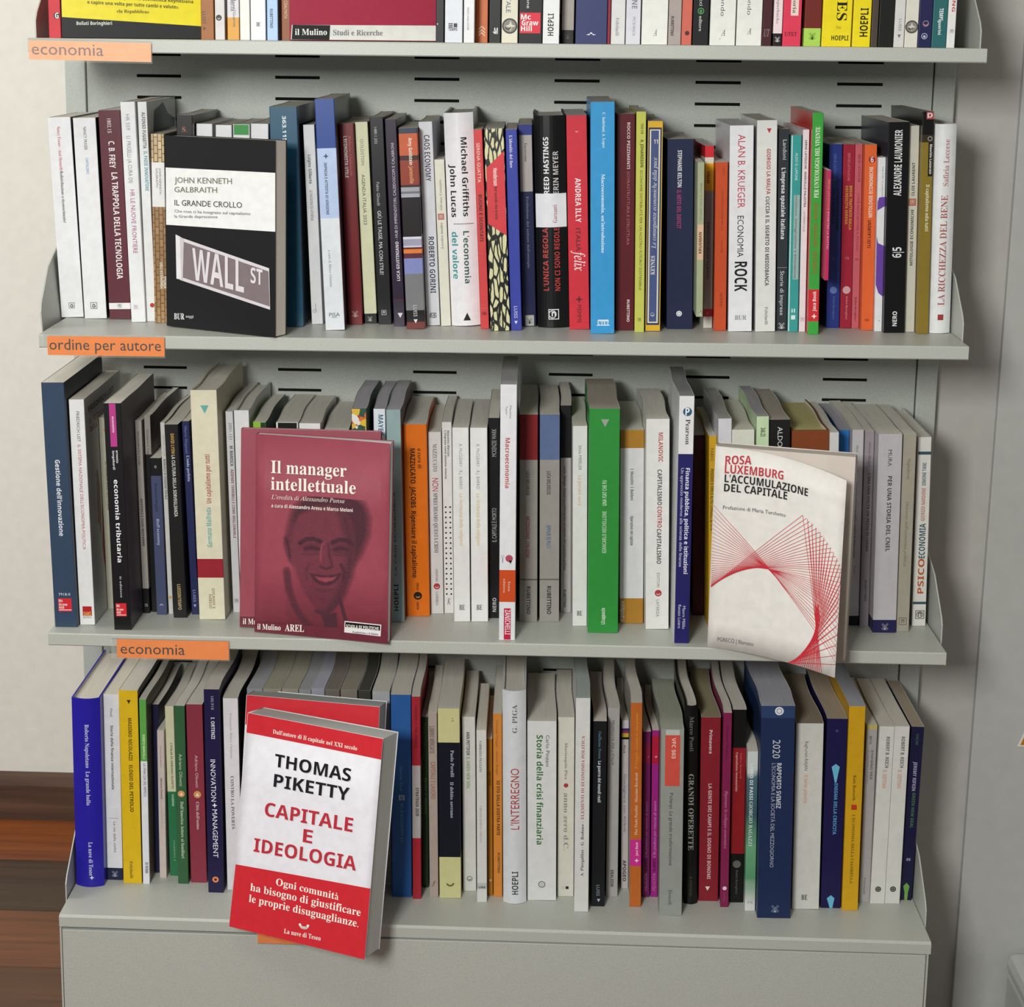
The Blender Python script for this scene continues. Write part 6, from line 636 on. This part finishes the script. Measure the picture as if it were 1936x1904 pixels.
# base cabinet
z0,k,dx=-1.00115,-.0024,.0
bt=MB();a,b=-.5+.0005,.5+.0015
prof=[(0,-.0025),(.0025,0),(.245,0),(.245,-.0142),(0,-.0142)];n=len(prof)
bt.add([(a,y,z+z0+k*a) for y,z in prof]+[(b,y,z+z0+k*b) for y,z in prof],[tuple(range(n))[::-1],tuple(range(n,2*n))]+[(i,(i+1)%n,n+(i+1)%n,n+i) for i in range(n)],MET)
upart(bt,'base_top')
for s in (-1,1):
    bracket(s*.5022+.0008,z0+k*s*.5)
cb=MB();cb.box((-.4985,.0035,FZ),(.4985,.244,z0-.0165),mat('9aa09b',.5,'metal_paint'));upart(cb,'base_carcass')
fp=MB();fp.box((-.4965,.0008,FZ+.03),(.4965,.0034,z0-.0172),MET);upart(fp,'base_front_panel',bevel=.0008)
fl2=MB()
for X in (-.4995,.4975):fl2.box((X,.001,FZ),(X+.002,.244,z0-.0150),MET)
upart(fl2,'base_side_panel')
# ---------------- shelf label holders
PL=plastic()
def card(name_label,quad,text,tx0,tx1,base,cap,paper,ink,tiltx,pad):
    x0,x1,zt,zb,slope=quad
    t=empty('label_holder',(x0,-.0012,zt),name_label,'label','shelf edge label holders',(tiltx,math.atan(-slope)*-1 if False else 0,0))
    W_=x1-x0;H=zt-zb
    def P(x,z,y=0):return (x,y,z+slope*x)
    def slab(mb,a,b,c,d,y0,y1,mt):
        mb.add([P(a,c,y0),P(b,c,y0),P(b,d,y0),P(a,d,y0),P(a,c,y1),P(b,c,y1),P(b,d,y1),P(a,d,y1)],[(0,1,2,3),(7,6,5,4),(0,4,5,1),(1,5,6,2),(2,6,7,3),(3,7,4,0)],mt)
    mb=MB();slab(mb,0,W_,-H,0,-.0023,-.0027,PL);slab(mb,0,W_,-H,0,-.0004,-.0008,PL);slab(mb,0,W_,-H-.0004,-H+.0004,-.0027,-.0004,PL);slab(mb,0,W_,-.0002,.0004,-.0027,.002,PL);mb.build('plastic_sleeve',t)
    mb=MB();l,r_,tp,bt_=pad;slab(mb,l,W_-r_,-H+bt_,-tp,-.0012,-.0018,mat(paper,.6));mb.build('paper_card',t)
    if text:
        gv,gf=glyphs(text,'');mb=MB();mb.add([P(tx0+(tx1-tx0)*gx,base+gy*cap,-.00195) for gx,gy in gv],gf,mat(ink,.6));mb.build('card_lettering',t)
    return t
card('orange card painted pale with glare, reading economia in a clear holder on the top shelf edge',(-.499,-.3675,-.0004,-.0236,-.012),'economia',.004,.080,-.0165,.0125,'f4b488','8a7478',.0,(.001,.001,.002,.0015))  # glare washing out this card is put into its paper and ink colours
card('orange card reading ordine per autore in a clear holder on the second shelf edge',(-.4945,-.3608,-.3165,-.3405,.004),'ordine per autore',.0075,.1295,-.0165,.012,'ec7f24','160c12',.0,(.0055,.0005,.0015,.0015))
card('orange card reading economia in a clear holder on the third shelf edge',(-.4288,-.2953,-.6605,-.6842,.0012),'economia',.0105,.083,-.0178,.0125,'ec7f24','1c0c0a',.0,(.0065,.001,.001,.001))
card('orange card mostly hidden beneath the red and white display book on the base edge',(-.2692,-.2035,-1.0004,-1.0268,-.0024),'economia',.010,.06,-.0165,.0125,'ec7f24','1c0c0a',.0,(.001,.001,.001,.001))
# ---------------- books
for rec in BOOKS:make_book(rec)
# ---------------- display copies facing the room
DL={'crollo':('black and white book with a tilted street sign photo on its cover, second shelf','1e1e20','d8d0c4'),
'manager':('rose-red portrait book of a smiling man in glasses, front copy on the third shelf','964452','e0e0e2'),
'manager2':('rose-red book mostly covered by its twin with the portrait, rear copy on the third shelf','964452','e0e0e2'),
'rosa':('cream book with red spirograph lines and a curling cover, third shelf right','dedad4','c9beb4'),
'piketty':('thick red and white book leaning forward over the base edge, front copy','e4e2e8','c4c8c4'),
'piketty2':('thick red and white book behind its twin on the bottom shelf, rear copy','dcdadc','c4c8c4'),
'keynes':('yellow and black book facing front at the left end of the top shelf','1f2224','d0cabc'),
'mulino':('dark crimson book with a white and black foot strip, facing front on the top shelf','9c1e3c','d0cabc')}
DG={'crollo':2,'manager':3,'manager2':3,'rosa':3,'piketty':4,'piketty2':4,'keynes':1,'mulino':1}
def seg(px,py,a,b):
    vx,vy=b[0]-a[0],b[1]-a[1];t=max(0,min(1,((px-a[0])*vx+(py-a[1])*vy)/(vx*vx+vy*vy)));return math.hypot(px-a[0]-t*vx,py-a[1]-t*vy)
def inpoly(x,y,P):
    r=False;j=len(P)-1
    for i in range(len(P)):
        if (P[i][1]>y)!=(P[j][1]>y) and x<(P[j][0]-P[i][0])*(y-P[i][1])/(P[j][1]-P[i][1])+P[i][0]:r=not r
        j=i
    return r
def polya(x,y,P,soft):
    d=min(seg(x,y,P[i],P[i-1]) for i in range(len(P)));d=d if inpoly(x,y,P) else -d
    return max(0,min(1,d/soft+.5))
def stroke(x,y,P,wd):
    d=min(seg(x,y,P[i],P[i+1]) for i in range(len(P)-1));return max(0,min(1,(wd-d)/(wd*.6)))
# layers of the newspaper-dot portrait, in print units: (shape, points, darkness, softness)
PORT=[('p',[(745,1010),(800,950),(900,905),(1020,890),(1130,915),(1215,975),(1248,1070),(1240,1190),(1200,1290),(1140,1380),(1100,1300),(760,1300),(700,1240),(715,1120)],.72,60),
('p',[(735,1330),(715,1250),(735,1130),(790,1040),(880,1000),(985,985),(1080,1010),(1130,1090),(1150,1200),(1150,1330),(1130,1450),(1080,1580),(1010,1670),(950,1700),(880,1660),(810,1560),(760,1450)],.34,35),
('p',[(1040,1010),(1100,1040),(1150,1200),(1150,1330),(1130,1450),(1080,1580),(1010,1670),(960,1695),(1010,1600),(1070,1480),(1100,1350),(1090,1180)],.66,60),
('p',[(680,1195),(705,1170),(735,1200),(740,1290),(745,1380),(715,1350),(690,1280)],.42,18),
('s',[(700,1200),(715,1260),(722,1320)],.7,10),
('e',(870,1265,95,48),.5,0),('e',(1062,1272,88,46),.55,0),('e',(965,1360,50,55),.38,0),
('s',[(790,1232),(830,1207),(880,1203),(930,1222)],.9,17),('s',[(1005,1228),(1050,1208),(1100,1213),(1135,1238)],.9,17),
('s',[(825,1268),(870,1258),(915,1272)],.9,13),('s',[(1020,1274),(1062,1262),(1105,1276)],.9,13),
('s',[(800,1300),(860,1312),(925,1300)],.55,7),('s',[(1010,1304),(1065,1316),(1120,1300)],.55,7),
('s',[(940,1230),(925,1300),(930,1350)],.08,9),('s',[(975,1240),(985,1310),(1000,1370)],.6,12),
('s',[(925,1385),(960,1400),(1005,1388)],.75,10),
('s',[(850,1370),(830,1420),(838,1475)],.5,12),('s',[(1060,1370),(1085,1420),(1075,1480)],.7,14),
('p',[(850,1428),(900,1440),(960,1445),(1020,1440),(1068,1425),(1040,1475),(990,1508),(940,1512),(890,1485)],.8,12),
('p',[(880,1446),(930,1456),(1000,1456),(1040,1446),(1010,1478),(960,1490),(915,1478)],.03,8),
('s',[(900,1535),(950,1550),(1005,1535)],.5,12),('s',[(920,1600),(960,1612),(1000,1600)],.4,14),
('p',[(760,1400),(800,1540),(860,1640),(930,1705),(1000,1700),(1050,1640),(1060,1750),(1030,1850),(880,1800),(770,1640),(735,1480)],.10,20),
('s',[(702,1415),(716,1530),(750,1640),(800,1730),(870,1800)],.5,34),
('p',[(930,1705),(985,1700),(1030,1690),(1035,1760),(1045,1870),(925,1862),(955,1765)],.85,10),
('s',[(1052,1590),(1075,1680),(1105,1790),(1120,1860)],.75,16),
('p',[(700,1560),(740,1680),(830,1800),(900,1860),(760,1850),(700,1800)],.12,30),
('s',[(1060,1560),(1020,1640),(960,1700),(900,1680)],.62,20)]
def halftone(P,w,h):
    vs=[];fs=[];nx,ny=100,132;R_=random.Random(3)
    for j in range(ny):
        for i in range(nx):
            u=.19+.72*(i+.5*(j%2))/nx;v=.052+.66*j/ny
            X=(490+7*v)*(1-u)+(1367+18*v)*u;Y=(1818-1298*v)*(1-u)+(1896-1316*v)*u
            t=0
            for k,pt,val,sf in PORT:
                if k=='p':
                    a=polya(X,Y,pt,sf)
                elif k=='s':
                    xs=[p[0] for p in pt];ys_=[p[1] for p in pt]
                    if X<min(xs)-30 or X>max(xs)+30 or Y<min(ys_)-30 or Y>max(ys_)+30:continue
                    a=stroke(X,Y,pt,sf)
                else:
                    d=((X-pt[0])/pt[2])**2+((Y-pt[1])/pt[3])**2;a=max(0,1-d)
                if a>0:t=t*(1-a)+val*a
            t*=R_.uniform(.8,1.15)
            if t<.05:continue
            r=.00098*math.sqrt(min(t,1))*.98;n=len(vs)
            for a in range(4):vs.append(P(u+r*math.cos(a*math.pi/2)/w,v+r*math.sin(a*math.pi/2)/h,.00022))
            fs.append((n,n+1,n+2,n+3))
    return vs,fs
def display(nm,dd):
    label,col,pgc=DL[nm];w,h,th=dd['w'],dd['h'],dd['thick']
    rot=Matrix.Rotation(dd['yaw'],4,'Z')@Matrix.Rotation(dd['tilt'],4,'X')
    t=empty('book',(dd['x'],dd['y'],dd['z']+.0004),label,'book',GROUPS[DG[nm]],rot.to_euler())
    if DG[nm]==2:t.location.z+=.0007
    c=mat(col,.5);ct=.0004
    fr=dd.get('free')
    lift={'manager':.006,'piketty':.004,'crollo':.0}.get(nm,0)
    def P(u,v,off=0):
        if fr:     # cover hinged at the left edge and curling out to the free corner
            fx,fy,_=fr;k=u*u*(1.35-.35*u)
            # upper part stays closer to the pages, bottom corner swings out
            sw=1.0-.42*v+.0*u
            X=fx*u+(w*.985-fx)*u*(.0)+.004*math.sin(math.pi*u);Y=(fy*k*sw)
            Z=v*h-.0-.035*u*u*v*.55
            return (X,Y-off,Z-.0006)
        b=lift*u*u*(.4+.6*v)
        return (u*w,-b-off,v*h)
    # cover: front leaf (grid), spine, back leaf
    mb=MB();nu=14 if (fr or lift) else 2;nv=8 if fr else 3;vs=[];fs=[]
    for side in (0,1):
        for j in range(nv+1):
            for i in range(nu+1):vs.append(P(i/nu,j/nv,-ct*side))
    S=(nu+1)*(nv+1)
    for j in range(nv):
        for i in range(nu):
            a=j*(nu+1)+i;fs+=[(a,a+1,a+nu+2,a+nu+1),(S+a,S+a+nu+1,S+a+nu+2,S+a+1)]
    for i in range(nu):
        a=i;b=nv*(nu+1)+i;fs+=[(a,S+a,S+a+1,a+1),(b,b+1,S+b+1,S+b)]
    for j in range(nv):
        for i in (0,nu):
            a=j*(nu+1)+i;fs.append((a,a+nu+1,S+a+nu+1,S+a))
    mb.add(vs,fs,c)
    mb.box((-.0004,-.0,0),(0,th,h),c);mb.box((0,th-ct,0),(w,th,h),c)
    t0=t;t=cov=mb.build('cover',t,smooth=bool(fr or lift))
    pgm=mat(pgc,.8,'pleaf');mb=MB()
    mb.box((.0004,.0008 if not fr else .0009,.0008),(w-.001,th-.0008,h-.0008),pgm);mb.build('page_block',t0)
    lay=.00015
    def grid(uvq,mt,off):
        mb=MB();n=10;vs=[];fs=[]
        (a,b,c_,d)=uvq
        for i in range(n+1):
            s=i/n
            for q in range(5):
                r=q/4
                lo=(a[0]*(1-s)+b[0]*s,a[1]*(1-s)+b[1]*s);hi=(d[0]*(1-s)+c_[0]*s,d[1]*(1-s)+c_[1]*s)
                u=lo[0]*(1-r)+hi[0]*r;v=lo[1]*(1-r)+hi[1]*r
                vs.append(P(min(max(u,.001),.999),min(max(v,.001),.999),off))
        for i in range(n):
            for q in range(4):
                k=i*5+q;fs.append((k,k+5,k+6,k+1))
        mb.add(vs,fs,mt);return mb
    its=list(dd['items'])
    if 'cover_items' in dd:its=list(dd['cover_items'])
    if nm=='manager':
        vs,fs=halftone(P,w,h);mb=MB();mb.add(vs,fs,mat('4c2834',.5));mb.build('portrait_print',t)['kind']='stuff'
    qn=0
    for it in its:
        if it[0]=='Q':
            qn+=1;q=it[1]
            if len(q)==4:grid(q,mat(it[2],.36),lay+.0001+.00008*qn).build('printed_panel',t)
    for it in its:
        if it[0]=='T':
            _,s,A,B,cap,c2,st=it;gv,gf=glyphs(s,st);mb=MB();sl=(B[1]-A[1])
            mb.add([P(A[0]+(B[0]-A[0])*gx,A[1]+sl*gx+gy*cap,.0009) for gx,gy in gv],gf,mat(c2,.4));mb.build('cover_lettering',t)
        elif it[0]=='K':
            _,kd,(cu,cv),sz_,c2=it;gv,gf=marks(kd);mb=MB();mb.add([P(cu+gx*sz_/w,cv+gy*sz_/h,.0009) for gx,gy in gv],gf,mat(c2,.4));mb.build('publisher_mark',t)
    if nm=='rosa':
        mb=MB();RD=mat('c02c38',.4);LW=.0005
        for A,B in dd['lines']:
            vs=[];n=10;du,dv=(B[0]-A[0])*w,(B[1]-A[1])*h;L=math.hypot(du,dv) or 1;nx,ny=-dv/L*LW/2/w,du/L*LW/2/h
            for i in range(n+1):
                s=i/n;u=A[0]+(B[0]-A[0])*s;v=A[1]+(B[1]-A[1])*s
                for sg in (-1,1):vs.append(P(min(max(u+sg*nx,.0),1),min(max(v+sg*ny,0),1),.0005))
            mb.add(vs,[(2*i,2*i+2,2*i+3,2*i+1) for i in range(n)],RD)
        mb.build('line_drawing',t)['kind']='stuff'
    if nm=='piketty2':
        R_=mat('cc2a34',.36)
        grid(((0,.86),(1,.86),(1,.999),(0,.999)),R_,.0003).build('printed_panel',t);grid(((0,.001),(1,.001),(1,.27),(0,.27)),R_,.0003).build('printed_panel',t)
    return t0
MC_leaf=None
_old=mat
def mat(h,rough=.45,kind='plain',metal=0):
    if kind!='pleaf':return _old(h,rough,kind,metal)
    k=(h,rough,kind)
    if k in MC:return MC[k]
    mt=_old(h,rough+.001,'leaves').copy();mt.name='leaves_flat_'+h
    for n in mt.node_tree.nodes:
        if n.type=='MAPPING':n.inputs['Scale'].default_value=(14,2600,14)
    MC[k]=mt;return mt
for nm,dd in DS.items():display(nm,dd)
# ---------------- things at the right edge
BXX,BXZ=(0.6642, -1.1494)
bx=MB();bm_=mat('b9bcb9',.45,'metal_paint')
t=empty('storage_box',(BXX,.09,FZ),'light grey box with rounded edges standing on the floor at the right edge','box')
bx.box((0,-.25,0),(.34,.155,BXZ-FZ-.03),bm_);bx.build('box_body',t,bevel=.004)
b2=MB();b2.box((-.003,-.253,BXZ-FZ-.03),(.343,.158,BXZ-FZ),mat('c2c4c2',.4,'metal_paint'));b2.build('lid',t,bevel=.012)
t=empty('card_sign',(.6615,.2515,-.875),'white-edged ochre card fixed to the grey wall at the right edge','sign')
cs=MB();cs.prism([(-.003,.003),(.20,.003),(.20,.19),(.065,.19)],'y',-.0012,-.0004,mat('dedcd6',.5));cs.build('card_backing',t)
cs=MB();cs.prism([(.001,.0055),(.20,.0055),(.20,.187),(.067,.187)],'y',-.0018,-.0012,mat('b87818',.5));cs.build('card_print',t)
